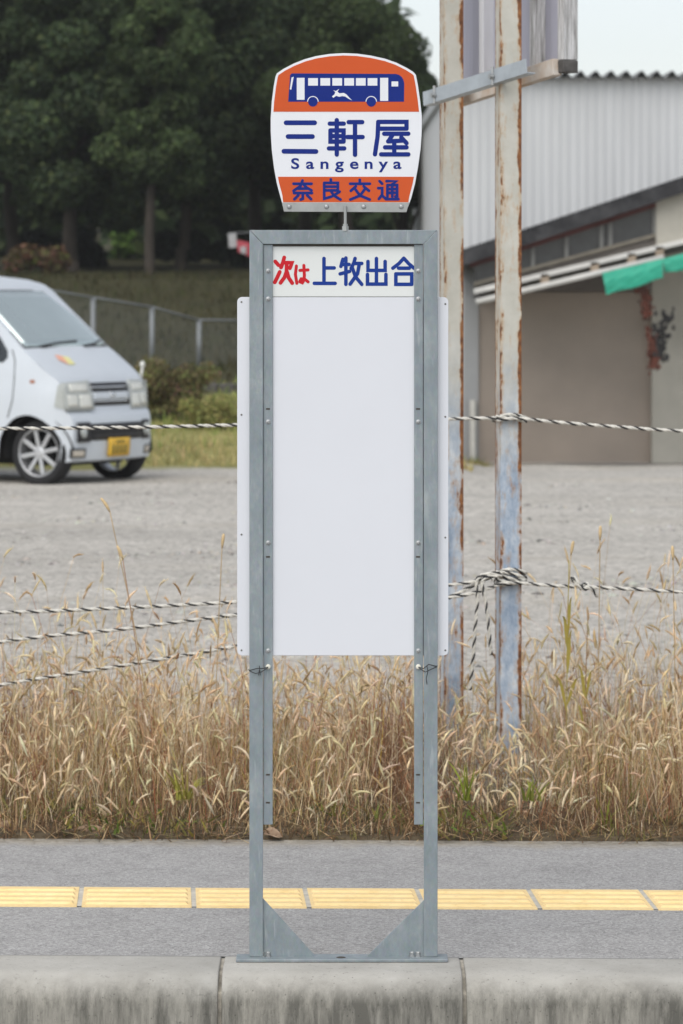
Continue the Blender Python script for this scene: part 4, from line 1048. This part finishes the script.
# side glass and trim on both sides
def side_patch(name, m, poly, off, s, parent=None):
    b2 = bmesh.new(); vv = [b2.verts.new((x, 0, z)) for x, z in poly]; b2.faces.new(vv)
    for k_ in range(1, 10): bmesh.ops.bisect_plane(b2, geom=b2.verts[:]+b2.edges[:]+b2.faces[:], plane_co=(0, 0, .2+.16*k_), plane_no=(0, 0, 1))
    b2.verts.index_update(); mbp = MB()
    mbp.add([(v.co.x+bow(v.co.x, hw(v.co.x, v.co.z)/(Wd/2)), s*(hw(v.co.x, v.co.z)+off), v.co.z) for v in b2.verts], [tuple(v.index for v in f.verts) for f in b2.faces]); b2.free()
    o = mbp.build(name, m, parent or van, local=True); sm = o.modifiers.new('solid', 'SOLIDIFY'); sm.thickness = .012; sm.offset = 0
    return o
for s in (-1, 1):
    side_patch('side_window', DGLASS, [(-.70, 1.09), (-.655, 1.13), (-.66, 1.19), (-.76, 1.31), (-1.04, 1.55), (-1.17, 1.64), (-1.75, 1.66), (-1.75, 1.09)], .003, s)
    side_patch('side_window', DGLASS, [(-1.85, 1.10), (-1.85, 1.66), (-2.55, 1.66), (-2.55, 1.10)], .003, s)
    side_patch('side_window', DGLASS, [(-2.65, 1.10), (-2.65, 1.65), (-3.15, 1.62), (-3.20, 1.10)], .003, s)
    for ln_ in ([(-.62, .60), (-.565, .75), (-.555, .9), (-.555, 1.10), (-.60, 1.20)], [(-1.80, .3), (-1.80, 1.7)]):
        dl = MB(); dl.tube([(x+bow(x, 1), s*(hw(x, z)+.002), z) for x, z in ln_], .005, 5); dl.build('door_seam', GRILLE, van, local=True)
    sm_ = MB(); sm_.box((-.45, s*(hw(-.42, .92)+.000)-.006, .905), (-.40, s*(hw(-.42, .92)+.000)+.006, .935)); sm_.build('side_marker', mat('amber', (.35, .12, .05), .3, var=.1), van, local=True, bevel=.004)
    side_patch('headlight_wing', LAMP, [(-.055, .68), (-.13, .70), (-.11, .89), (-.075, .915)], .006, s)
    # arch liners
    for cx in wheelx:
        al = MB()
        pts_ = [(cx-(AR+.012)*math.cos(R(a)), AZ+(AR+.012)*math.sin(R(a))) for a in range(-8, 189, 8)]
        vs = []
        for x, z in pts_: vs += [(x, s*min(.70, hw(x, z)-.012), z), (x, s*.42, z)]
        al.add(vs, [(2*i, 2*i+1, 2*i+3, 2*i+2) for i in range(len(pts_)-1)])
        al.build('wheel_arch', DARK, van, local=True)
    for cx in wheelx:
        wm = MB(); M = Matrix.Translation((cx, s*.585, AZ)) @ Matrix.Rotation(R(-90*s), 4, 'X')
        wm.lathe([(.215, -.07), (.255, -.08), (.285, -.065), (.292, -.02), (.292, .05), (.285, .078), (.262, .088), (.215, .085), (.215, .06)], M, 40, cap=False)
        wo = wm.build('wheel', TYRE, van, smooth=True, local=True)
        rm = MB(); rm.lathe([(.216, -.07), (.206, -.068), (.200, -.04), (.200, .04), (.203, .082), (.214, .086), (.217, .03), (.216, -.07)], M, 40, cap=False)
        rm.lathe([(.05, .04), (.05, .068), (.03, .074)], M, 16)
        for k_ in range(8):
            a = 2*math.pi*k_/8+.2
            p0 = M @ Vector((.035*math.cos(a), .035*math.sin(a), .058)); p1 = M @ Vector((.196*math.cos(a), .196*math.sin(a), .066))
            rm.bar(p0, p1, .036, .02, up=(0, s, 0))
        rm.build('rim', ALLOY, wo, local=True, bevel=.004)
        hb = MB(); hb.lathe([(.12, .0), (.12, .03)], M, 30); hb.build('brake_disc', DARK, wo, local=True)
# fender mirror and driver badge
q = MB(); q.tube([(-.16, .62, .93), (-.15, .63, 1.03)], .012, 6); q.ico((-.15, .63, 1.05), .036, (.6, .8, 1), jit=.02, sub=2); q.build('fender_mirror', mat('mirror_shell', (.66, .66, .62), .4, var=.05), van, smooth=True, local=True)
for (m_, pts_) in ((mat('badge_orange', (.75, .38, .27), .5, var=.1), [(-.27, -.36), (-.33, -.42), (-.39, -.40), (-.37, -.33)]), (mat('badge_yellow', (.72, .68, .30), .5, var=.1), [(-.27, -.36), (-.37, -.33), (-.35, -.26), (-.27, -.27)])):
    q = MB(); vs = [(x+bow(x, y/(Wd/2)), y, float(np.interp(-x, [-p[0] for p in PR[:16]], [p[1] for p in PR[:16]]))+.018*(1-(y/.7)**2)+.006) for x, y in pts_]
    q.add(vs, [(0,1,2,3)]); o = q.build('driver_badge', m_, van, local=True)
    sm = o.modifiers.new('solid', 'SOLIDIFY'); sm.thickness = .003
# side mirrors
for s in (-1, 1):
    q = MB(); q.tube([(-.95, s*.68, 1.16), (-.95, s*.78, 1.2)], .02, 6); q.ico((-.96, s*.83, 1.24), .1, (.5, .8, .8), jit=.01, sub=2); q.build('wing_mirror', BLACK if s < 0 else PAINT, van, smooth=True, local=True)

# ------------------------------------------------------------------ the warehouse
DW = 45.0; DF = 43.0
def m_corr(name, base, per, amp):
    return mat(name, base, .55, var=.06, vscale=1.2, stretch=(1, 1, .3))
WALLM = mat('pale_corrugated_steel', (.56, .57, .575), .5, var=.07, vscale=1.5, stretch=(2, 2, .25))
WALLS = mat('side_cladding', (.68, .69, .69), .5, var=.05, vscale=1.5, stretch=(2, 2, .25))
ROOFM = mat('grey_roof_sheet', (.16, .165, .17), .6, var=.2, vscale=4)
BEIGE = mat('beige_mortar', (.42, .40, .345), .85, var=.12, vscale=1.6, bump=.1)
SHUT = mat('shutter_brown', (.48, .41, .345), .55, var=.10, vscale=1.2)
WHITEP = mat('white_fascia', (.58, .57, .54), .6, var=.15, vscale=2)
BROWNP = mat('red_brown_beam', (.11, .035, .03), .7, var=.3, vscale=3)
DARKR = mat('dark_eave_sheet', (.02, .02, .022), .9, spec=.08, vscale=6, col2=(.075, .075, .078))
WINM = mat('warehouse_glass', (.05, .053, .056), .15, spec=.5, var=.2)
MULL = mat('mullion', (.19, .19, .18), .6, var=.1)
wx0 = P(458, 0, DW).x; wx1 = P(900, 0, DW).x
ztop = P(0, 77, DW).z; zbase = -.56
wh = thing('warehouse', 'pale corrugated warehouse with a brown roller shutter behind the gravel lot', 'warehouse', (wx0, DW, -.5))
def corr_wall(mb, p0, p1, z0f, z1f, per, amp, nrm, n_per=6):
    """corrugated vertical sheet from p0 to p1 (xy); z0f/z1f give the bottom and top at fraction t"""
    p0 = Vector(p0); p1 = Vector(p1); L = (p1-p0).length; n = int(L/per*n_per); nn = Vector(nrm[:2]); vs = []; fs = []
    for k in range(n+1):
        t = k/n; ph = (t*L/per) % 1
        o = amp*(1 if ph < .3 else (1-(ph-.3)/.2 if ph < .5 else (0 if ph < .8 else (ph-.8)/.2)))
        p = p0.lerp(p1, t)+nn*o; vs += [(p.x, p.y, z0f(t)), (p.x, p.y, z1f(t))]
    fs = [(2*k, 2*k+2, 2*k+3, 2*k+1) for k in range(n)]
    mb.add(vs, fs)
mb = MB(); corr_wall(mb, (wx0, DW), (wx1, DW), lambda t: zbase, lambda t: ztop, .115, .008, (0, -1, 0)); mb.build('front_wall', WALLM, wh)
db = 72.0
mb = MB(); zB = P(0, 141, db).z; corr_wall(mb, (wx0, db), (wx0, DW), lambda t: zbase, lambda t: zB+(ztop-zB)*t, .23, .02, (-1, 0, 0)); mb.build('side_wall', WALLS, wh)
mb = MB(); mb.bar((wx0-.05, DW-.45, ztop+.02), (wx0-.05, db, zB+.02), .06, .17); mb.build('verge_trim', mat('verge_white', (.62, .64, .65), .5, var=.05), wh)
mb = MB(); per = .195; n = int((wx1-wx0)/per*12); vs = []
sl = (zB-ztop)/(db-DW)
for k in range(n+1):
    x = wx0+(wx1-wx0)*k/n; dz = .045*math.cos(2*math.pi*(x-wx0)/per)
    for (d, th) in ((DW-.2, 0), (db, 0)):
        z = ztop+.03+sl*(d-DW)+dz; vs.append((x, d, z))
    vs.append((x, DW-.2, ztop+.03-sl*.2+dz-.02)); vs.append((x, db, zB+dz))
mb.add(vs, [f for k in range(n) for f in ((4*k, 4*k+4, 4*k+5, 4*k+1), (4*k+2, 4*k+3, 4*k+7, 4*k+6), (4*k, 4*k+2, 4*k+6, 4*k+4))])
mb.build('roof', ROOFM, wh, smooth=True)
BRK = mat('bracket', (.30, .24, .18), .8, var=.3)
# the lean-to front
def sx(x, x0, y0, sl_): return y0+sl_*(x-x0)
E = 820
def band(mb, xa, xb, fa, fb, d0, d1, m=0): mb.pprism([(xa, fa(xa)), (xb, fa(xb)), (xb, fb(xb)), (xa, fb(xa))], d0, d1, m)
corrlow = lambda x: sx(x, 483, 244, -.330)
mb = MB()
k = 90; xa, xb = 458, E
for i in range(k):      # ridged eave sheet
    x0 = xa+(xb-xa)*i/k; x1 = xa+(xb-xa)*(i+1)/k; up_ = -1.5 if i % 2 else 1.0
    band(mb, x0, x1-.02, lambda x: corrlow(x)+up_, lambda x: corrlow(x)+15, DF-.25, DW-.03)
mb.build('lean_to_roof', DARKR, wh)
beam = lambda x: sx(x, 560, 235, -.325)
mb = MB(); band(mb, 470, 656, lambda x: beam(x)-1.5, lambda x: beam(x)+3.5, DF-.10, DF+.05); mb.build('eave_beam', BROWNP, wh)
wbot = lambda x: sx(x, 560, 259, -.268)
mb = MB(); band(mb, 474, 656, lambda x: beam(x)+3.6, wbot, DF+.05, DF+.08); wi = mb.build('window_band', WINM, wh)
for x in (500, 533, 566.5, 601.5, 610.5, 654.5):
    q = MB(); band(q, x-1.8, x+1.8, lambda x: beam(x)+3.7, lambda x: wbot(x)-.1, DF-.02, DF+.048); q.build('mullion', MULL, wi)
fas = lambda x: sx(x, 560, 271, -.238)
mb = MB(); band(mb, 474, 656, wbot, lambda x: wbot(x)+3.5, DF-.04, DF+.07); mb.build('window_sill', mat('sill_tan', (.19, .17, .135), .8, var=.15), wh)
mb = MB(); band(mb, 474, 656, lambda x: wbot(x)+3.6, lambda x: fas(x)-2.6, DF+.02, DF+.07); mb.build('spandrel', mat('spandrel_brown', (.17, .15, .13), .8, var=.2, vscale=2), wh)
mb = MB(); band(mb, 656.2, E, lambda x: corrlow(x)+15.2, lambda x: fas(x)-2.6, DF-.05, DF+.1); mb.build('upper_wall', BEIGE, wh)
mb = MB(); band(mb, 474, E, lambda x: fas(x)-2.5, lambda x: fas(x)+2.8, DF-.22, DF-.02); mb.build('fascia', WHITEP, wh, bevel=.01)
pipe = lambda x: sx(x, 560, 282, -.238)
a = P(476, pipe(476), DF-.25); b = P(664, pipe(664), DF-.25)
mb = MB(); mb.tube([a, b], .036, 12); gp = mb.build('gutter_pipe', WHITEP, wh, smooth=True)
for x in (500, 545, 595, 632, 660):
    q = MB(); p = P(x, pipe(x), DF-.25); q.box((p.x-.05, DF-.22, p.z), (p.x+.05, DF-.12, p.z+.14)); q.build('bracket', BRK, gp)
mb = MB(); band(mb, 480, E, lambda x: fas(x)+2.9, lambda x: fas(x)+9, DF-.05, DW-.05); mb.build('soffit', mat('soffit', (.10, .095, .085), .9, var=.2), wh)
# shutter and opening
sz1 = P(0, 284, DW).z; sz0 = P(0, 462, DW).z; xs0 = P(478, 0, DW).x; xs1 = P(656, 0, DW).x
mb = MB(); ns_ = 44; vs = []
h = (sz1-sz0)/ns_
rows = []
for i in range(ns_):
    z = sz0+i*h; rows += [(z, 0), (z+h*.08, -.045), (z+h*.60, -.045), (z+h*.70, 0.0)]
for z, o in rows: vs += [(xs0, DW-.06+o, z), (xs1, DW-.06+o, z)]
mb.add(vs, [(2*i, 2*i+1, 2*i+3, 2*i+2) for i in range(len(rows)-1)]); mb.build('roller_shutter', SHUT, wh)
mb = MB(); mb.box((xs0-.02, DW-.29, sz1-.10), (P(651, 0, DW).x, DW-.07, sz1+.22)); mb.build('shutter_box', mat('shutter_box', (.16, .14, .125), .7, var=.15), wh)
mb = MB(); mb.box((xs0-.4, DW-.75, -.9), (P(E, 0, DW).x, DW-.02, sz0)); mb.build('door_sill', mat('sill_concrete', (.27, .25, .225), .9, var=.2, vscale=3), wh)
mb = MB(); a = P(652, 0, DW-.3); mb.box((a.x, DW-.3, -.9), (P(E, 0, DW).x, DW-.1, P(0, fas(660)-3, DW).z)); pw_ = mb.build('lower_wall', BEIGE, wh)
mb = MB(); a = P(464, 0, DW-.1); b = P(478.4, 0, DW-.1); mb.box((a.x, DW-.14, -.9), (b.x, DW-.03, P(0, 253, DW).z)); mb.build('door_pier', mat('pier_grey', (.34, .345, .345), .7, var=.08, vscale=2), wh)
mb = MB(); a = P(473, 400, DW-.2); mb.tube([(a.x, DW-.2, -.6), (a.x, DW-.2, a.z)], .04, 10); mb.build('downpipe', mat('downpipe', (.62, .61, .56), .6, var=.1), wh)
# green awning cloth
GREENT = mat('green_tarpaulin', (.025, .36, .235), .5, var=.12, vscale=2.0)
def cloth(name, pts, d, label, seed):
    mb = MB(); (tl0, tr0, br0, bl0) = [Vector(p) for p in pts]; nx_, nz2 = 40, 14; vs = []
    for i in range(nz2+1):
        for j in range(nx_+1):
            u = j/nx_; v_ = i/nz2; p = tl0.lerp(tr0, u).lerp(bl0.lerp(br0, u), v_)
            w = P(p.x, p.y, d); bulge = .02*math.sin(math.pi*min(1, v_*.9))+.010*mnoise.noise(Vector((u*6, v_*2.5, seed)))+.012*abs(mnoise.noise(Vector((u*4+v_*3, v_*5, seed+5))))
            vs.append((w.x, d-.05-bulge, w.z+.01*math.sin(u*9+seed)*v_))
    mb.add(vs, [(i*(nx_+1)+j, i*(nx_+1)+j+1, (i+1)*(nx_+1)+j+1, (i+1)*(nx_+1)+j) for i in range(nz2) for j in range(nx_)])
    o = mb.build(name, GREENT, smooth=False); s_ = o.modifiers.new('solid', 'SOLIDIFY'); s_.thickness = .01
    return tag(o, label, 'tarpaulin', 'green tarpaulins under the gutter')
cloth('tarpaulin', [(602, 273), (662, 259), (662.5, 278), (606, 295)], DF-.32, 'bright green tarpaulin hanging below the white gutter pipe', 0)
cloth('tarpaulin', [(662, 259), (720, 245), (720, 262), (664, 273)], DF-.22, 'darker green tarpaulin end at the right edge of the eave', 2)
# tackle hanging by the wall
NET = mat('orange_red_net', (.15, .04, .022), .85, vscale=14, col2=(.05, .025, .018)); NETB = mat('black_tackle', (.018, .017, .017), .7, var=.3)
def bundle(label, pxs, m, sz, cat_, n=26):
    mb = MB()
    for i in range(n):
        t = random.random(); k_ = t*(len(pxs)-1); j = min(int(k_), len(pxs)-2); x = pxs[j][0]+(pxs[j+1][0]-pxs[j][0])*(k_-j); y = pxs[j][1]+(pxs[j+1][1]-pxs[j][1])*(k_-j)
        w = P(x+random.gauss(0, 3.4), y+random.gauss(0, 5), DF-.12+random.uniform(-.05, .05)); mb.ico(w, sz*random.uniform(.5, 1.1), (.8, .7, 1.3), jit=.3)
    for i in range(22):
        j = random.randrange(len(pxs)-1); a_ = P(pxs[j][0]+random.gauss(0, 2.5), pxs[j][1], DF-.16); b_ = P(pxs[j+1][0]+random.gauss(0, 2.5), pxs[j+1][1], DF-.15)
        mb.tube([a_, (a_+b_)/2+Vector((random.gauss(0, .02), 0, 0)), b_], .012, 5)
    return tag(mb.build('hanging_tackle', m, smooth=False), label, cat_, 'tackle hanging by the shutter')
bundle('orange red netting hanging left of the beige wall under the tarpaulin', [(642, 288), (646, 300), (647, 316)], NET, .03, 'netting', 60)
bundle('orange red netting bunch lower down beside the black tackle', [(650, 333), (652, 345), (656, 357), (652, 368)], NET, .03, 'netting', 70)
bundle('black rope tackle hanging on the beige wall', [(670, 317), (662, 322), (659, 338), (662, 350), (659, 360)], NETB, .032, 'tackle', 60)

# ------------------------------------------------------------------ chain link fence on the bank
FENC = mat('fence_steel', (.25, .265, .27), .5, metal=.3, var=.1)
fp = [(-18, 285, 37.5), (38, 288.5, 40), (93, 297.5, 42), (152, 307, 44), (199, 320, 45.5), (252, 320.5, 47.5), (310, 321, 49.5), (365, 322, 51.5)]
fpos = [P(x, y, d) for x, y, d in fp]
fe = thing('chain_link_fence', 'low grey chain link fence across the bank behind the van', 'fence', (fpos[3].x, fpos[3].y, float(zt(fpos[3].x, fpos[3].y))))
for p in fpos:
    mb = MB(); mb.tube([(p.x, p.y, float(zt(p.x, p.y))-.05), (p.x, p.y, p.z)], .031, 10); mb.build('post', FENC, fe, smooth=True)
for a, b in zip(fpos, fpos[1:]):
    mb = MB(); mb.tube([a, b], .014, 8); mb.build('rail', FENC, fe, smooth=True)
mb = MB()
for a, b in zip(fpos, fpos[1:]):
    ga = float(zt(a.x, a.y)); gb = float(zt(b.x, b.y)); L = (b-a).length; n = int(L/.10)
    H0 = a.z-ga; k_ = int(H0/.10)
    for i in range(-k_, n+1):
        for sg in (1, -1):
            s0 = i/n; s1 = (i+k_)/n
            t0, t1 = (max(0, s0), min(1, s1))
            if t0 >= t1: continue
            def pt_(t):
                fz = (t-s0)/(s1-s0); fz = fz if sg > 0 else 1-fz
                p = a.lerp(b, t); g = ga+(gb-ga)*t; return Vector((p.x, p.y-.02*sg*0, g+(p.z-g)*fz))
            mb.bar(pt_(t0), pt_(t1), .0022, .0022)
mb.build('wire_mesh', FENC, fe)

# ------------------------------------------------------------------ vegetation
def leaf_cloud(centres, radii, n, size, table, flat=.75, shell=.55, gap=None):
    """n leaf-sized faces spread through the outer volume of a set of lumps"""
    centres = np.array(centres, float); radii = np.array(radii, float); pr = radii**2; pr /= pr.sum()
    k = rng.choice(len(centres), n, p=pr); u = rng.normal(0, 1, (n, 3)); u /= np.linalg.norm(u, axis=1, keepdims=True)
    rr = radii[k]*(shell+(1.06-shell)*rng.random(n)**.7)
    p = centres[k]+u*rr[:, None]*np.array([1, 1, flat])
    nr = u*.8+rng.normal(0, .55, (n, 3))+np.array([0, 0, .35]); nr /= np.linalg.norm(nr, axis=1, keepdims=True)
    a = np.cross(nr, rng.normal(0, 1, (n, 3))); a /= np.linalg.norm(a, axis=1, keepdims=True); b = np.cross(nr, a)
    s1 = (size*rng.uniform(.6, 1.3, n))[:, None]; s2 = s1*rng.uniform(.45, .8, (n, 1))
    V = np.stack([p-a*s1, p-b*s2+nr*s1*.12, p+a*s1, p+b*s2+nr*s1*.12], 1)
    lump = rng.uniform(.7, 1.3, len(centres)); col = pick(n, table, .28)*lump[k][:, None]
    return V.reshape(-1, 3), np.arange(4*n).reshape(-1, 4), np.repeat(col, 4, 0)
BARK = mat('bark', (.055, .045, .035), .9, var=.35, vscale=6, bump=.4, bscale=20, stretch=(1, 1, .3))
DKG = [(3, (.042, .064, .030)), (3, (.054, .080, .034)), (1.0, (.075, .100, .036)), (1, (.034, .050, .028))]
LTG = [(3, (.054, .080, .031)), (2, (.068, .096, .034)), (1, (.042, .062, .028))]
def tree(label, px, d, top_py, crown_px, base_py, table=DKG, n=9000, size=.15, trunk_r=.14, lumps=26, lean=0.0, group='trees on the bank'):
    c = P(px, 0, d); z0 = float(zt(c.x, d)); root = thing('tree', label, 'tree', (c.x, d, z0-.05), 0, group)
    zt1 = EYE-(top_py-HY)*d/F; rad = crown_px*d/F; zc0 = EYE-(base_py-HY)*d/F
    H = zt1-zc0; mb = MB()
    top = Vector((lean*H, 0, zc0-z0+H*.75)); path = [Vector((0, 0, -.1)), Vector((random.gauss(0, .03), 0, (zc0-z0)*.5)), Vector((lean*.3+random.gauss(0, .05), random.gauss(0, .05), zc0-z0+.2)), top]
    pp = catrom(path, .3); mb.tube(pp, [trunk_r*(1-.75*i/len(pp)) for i in range(len(pp))], 9)
    cs = []; rs = []
    for i in range(lumps):
        t = (i+.5)/lumps; zz = zc0-z0+H*(.10+.78*t); wr = math.sin(math.pi*min(1, .18+.74*t))**.6
        a = i*2.4+random.uniform(-.4, .4); q = rad*.72*wr*math.sqrt(random.uniform(.25, 1))
        cpt = Vector((math.cos(a)*q+lean*H*t, math.sin(a)*q*.9, zz)); cs.append(cpt); rs.append(rad*random.uniform(.28, .42)*(.75+.3*wr))
        if i % 2 == 0:
            s0 = pp[min(len(pp)-1, int(len(pp)*(.35+.5*t)))]; mb.tube([s0, s0.lerp(cpt, .55)+Vector((0, 0, .15)), cpt], [trunk_r*.38, trunk_r*.25, trunk_r*.1], 6)
    cs.append(Vector((lean*H, 0, zc0-z0+H-rad*.3))); rs.append(rad*.34)
    mb.build('trunk', BARK, root, smooth=True, local=True)
    v, f, cc = leaf_cloud(cs, rs, int(n*4.2), size*.42, table, shell=.42); np_obj('crown', v, f, cc, LEAF, parent=root)
    return root
tree('tall dark tree at the left edge with a thin dark trunk behind the van roof', 10, 66, -150, 105, 205, n=11000)
tree('broad dark tree behind the van with a low hanging crown', 72, 63, -110, 95, 245, n=12000, trunk_r=.15)
tree('lighter green tree with a pale slender trunk in front of the wood', 150, 61, -40, 62, 205, LTG, n=8500, trunk_r=.10, lean=.04)
tree('dark tree behind the rounded sign with its trunk left of the bus stop frame', 180, 65, -130, 110, 225, n=12500, trunk_r=.12)
tree('dark tree between the pale trunk and the bus stop sign', 255, 67, -90, 90, 200, n=10500)
tree('round topped tree at the right end of the wood beside the warehouse', 350, 64, -30, 88, 205, LTG, n=14000, size=.12)
tree('tree just left of the rounded end tree, taller and darker', 305, 68, -60, 88, 200, n=11000)
tree('lower dark tree tucked under the round topped end tree', 402, 67, 36, 50, 215, n=7000)
tree('dark tree far at the left standing partly out of the picture', -70, 64, -140, 100, 235, n=7000)
# the wood behind reads as one mass
cs = []; rs = []
for i in range(70):
    x = rng.uniform(-7.5, 1.0); d = rng.uniform(74, 84); top = 9.5 if x < 0.2 else 5.5
    cs.append((x, d, rng.uniform(3.2, top))); rs.append(rng.uniform(1.0, 1.7))
v, f, cc = leaf_cloud(cs, rs, 26000, .24, DKG, 1.0, .3); tag(np_obj('far_wood', v, f, cc, LEAF), 'dark mass of wood behind the trees on the bank', 'wood', kind='stuff')
def bush(name, label, px, py, d, w, h, table, n, size, group=None, dep=None):
    c = P(px, py, d); z0 = float(zt(c.x, d)); cs = []; rs = []; W2 = w*d/F/2; Hh = h*d/F
    for i in range(14):
        cs.append((random.uniform(-.8, .8)*W2, random.uniform(-.5, .5)*(dep or W2), Hh*random.uniform(.25, .75))); rs.append(min(W2, Hh)*random.uniform(.3, .5))
    v, f, cc = leaf_cloud(cs, rs, n, size, table, .9, .2); v[:, 2] = np.maximum(v[:, 2], -.05)
    o = np_obj(name, v, f, cc, LEAF); o.location = (c.x, d, z0); return tag(o, label, 'bush', group)
bush('bush', 'brownish green bush with pink flowers just behind the van bonnet', 176, 405, 38.0, 80, 66, [(3, (.15, .115, .06)), (3, (.20, .165, .075)), (3, (.16, .18, .065)), (.3, (.40, .20, .20))], 7500, .022)
bush('bush', 'low yellow green scrub at the right foot of the pink flowered bush', 212, 408, 37.2, 60, 34, [(3, (.24, .25, .08)), (2, (.30, .26, .10)), (1, (.16, .18, .06))], 3000, .02)
bush('bush', 'low reddish shrub in the gap under the trees on the left', 36, 270, 62, 60, 28, [(3, (.14, .075, .05)), (2, (.09, .07, .035)), (1, (.12, .13, .04))], 1800, .07)
bush('bush', 'small bright green shrub between the trunks on the far left', 22, 262, 63.5, 14, 26, [(1, (.10, .17, .04)), (1, (.07, .12, .03))], 500, .07)
bush('bush', 'light green shrub glimpsed in a gap left of the pale trunk', 122, 256, 72, 20, 36, [(1, (.16, .26, .06)), (1, (.10, .17, .04))], 700, .08)
hm = [(3, (.016, .022, .014)), (2, (.022, .032, .017))]
bush('hedge', 'black looking clipped hedge under the trees behind the fence', 165, 268, 66.5, 330, 34, hm, 9000, .10, dep=.5)
# bank grass
parts = []
n = 11000; x = rng.uniform(-5, 1.3, n); d = 34.2+8*rng.random(n)**1.1
d = d+.4*nz(x, d, 1.0, 3)
t = ss(34.5, 38.5, d); gcol = pick(n, [(1, (.56, .46, .23)), (1, (.44, .38, .16))], .25); g2 = pick(n, [(3, (.29, .34, .10)), (1, (.44, .38, .15)), (1.5, (.20, .27, .07))], .25)
m_ = (rng.random(n) < t)[:, None]; col = np.where(m_, g2, gcol)
v, f, c, _, _ = blades(np.c_[x, d, zt(x, d)], rng.uniform(.05, .17, n), rng.uniform(.010, .022, n), rng.uniform(0, 6.28, n), np.abs(rng.normal(.2, .3, n)), rng.normal(.5, .5, n), col, 3)
parts.append((v, f, c))
n = 9000; x = rng.uniform(-7, 1.5, n); d = 42+18*rng.random(n)
col = pick(n, [(2, (.055, .052, .024)), (2, (.08, .07, .032)), (2, (.05, .062, .022))], .25)  # hillside blades in the same dark tone, tree shade painted in
v, f, c, _, _ = blades(np.c_[x, d, zt(x, d)], rng.uniform(.06, .22, n), rng.uniform(.014, .03, n), rng.uniform(0, 6.28, n), np.abs(rng.normal(.2, .3, n)), rng.normal(.5, .5, n), col, 3)
parts.append((v, f, c))
n = 900; x = rng.uniform(P(460, 0, 41).x, P(492, 0, 41).x, n); d = rng.uniform(40.5, 44.5, n); g_ = rng.random(n) < .35
col = np.where(g_[:, None], pick(n, [(1, (.16, .20, .05))], .2), pick(n, [(1, (.38, .28, .14))], .2))
v, f, c, _, _ = blades(np.c_[x, d, zt(x, d)], rng.uniform(.03, .12, n)*(1+.8*g_*(d > 43.5)), rng.uniform(.012, .022, n), rng.uniform(0, 6.28, n), np.abs(rng.normal(.3, .3, n)), rng.normal(.5, .5, n), col, 3)
parts.append((v, f, c))
V, Fq, C = cat(parts); tag(np_obj('bank_grass', V, Fq, C, GRASS), 'green and yellow rough grass on the bank behind the lot', 'grass', kind='stuff')
# low stone edging at the foot of the bank
mb = MB(); EDG = mat('edging_stone', (.075, .07, .065), .9, var=.4, vscale=6, bump=.3)
for i in range(16):
    x0 = P(186, 0, 40.4).x+i*.19; z = float(zt(x0, 40.4)); hgt = random.uniform(.12, .2)
    mb.box((x0, 40.3+random.uniform(-.04, .04), z-.1), (x0+.18, 40.6, z+hgt))
tag(mb.build('stone_edging', EDG, bevel=.02), 'dark low stone edging across the foot of the bank', 'edging')
# the red and white thing glimpsed through the trees
bn = thing('banner', 'red and white banner glimpsed through the trees above the bus stop board', 'banner', P(238, 262, 60.5))
mb = MB(); mb.pprism([(228, 234), (236, 233), (237, 247), (229, 248)], 60.5, 60.53, 0); mb.pprism([(236.5, 240), (252, 243), (251, 257), (238, 252)], 60.45, 60.48, 1); mb.pprism([(240, 247), (246, 246), (246, 254), (241, 253)], 60.42, 60.44, 0)
mb.build('cloth', [mat('banner_white', (.40, .40, .40), .8, var=.1), mat('banner_red', (.42, .07, .09), .8, var=.2)], bn)
mb = MB(); mb.tube([P(253, 232, 60.55), P(253, 290, 60.55)], .02, 8); mb.tube([P(227.5, 233.5, 60.54), P(253, 232, 60.55)], .008, 6); mb.build('pole', FENC, bn)

# ------------------------------------------------------------------ thin autumn haze over the whole place
hm_ = bpy.data.materials.new('haze_air'); hm_.use_nodes = True; N_ = hm_.node_tree.nodes; N_.remove(N_['Principled BSDF'])
pv = N_.new('ShaderNodeVolumePrincipled'); pv.inputs['Color'].default_value = (.95, .96, .97, 1); pv.inputs['Density'].default_value = HAZE
hm_.node_tree.links.new(pv.outputs[0], N_['Material Output'].inputs['Volume'])
mb = MB(); mb.box((-165, -70, -3), (165, 425, 45)); tag(mb.build('haze', hm_, base=False), kind='stuff')
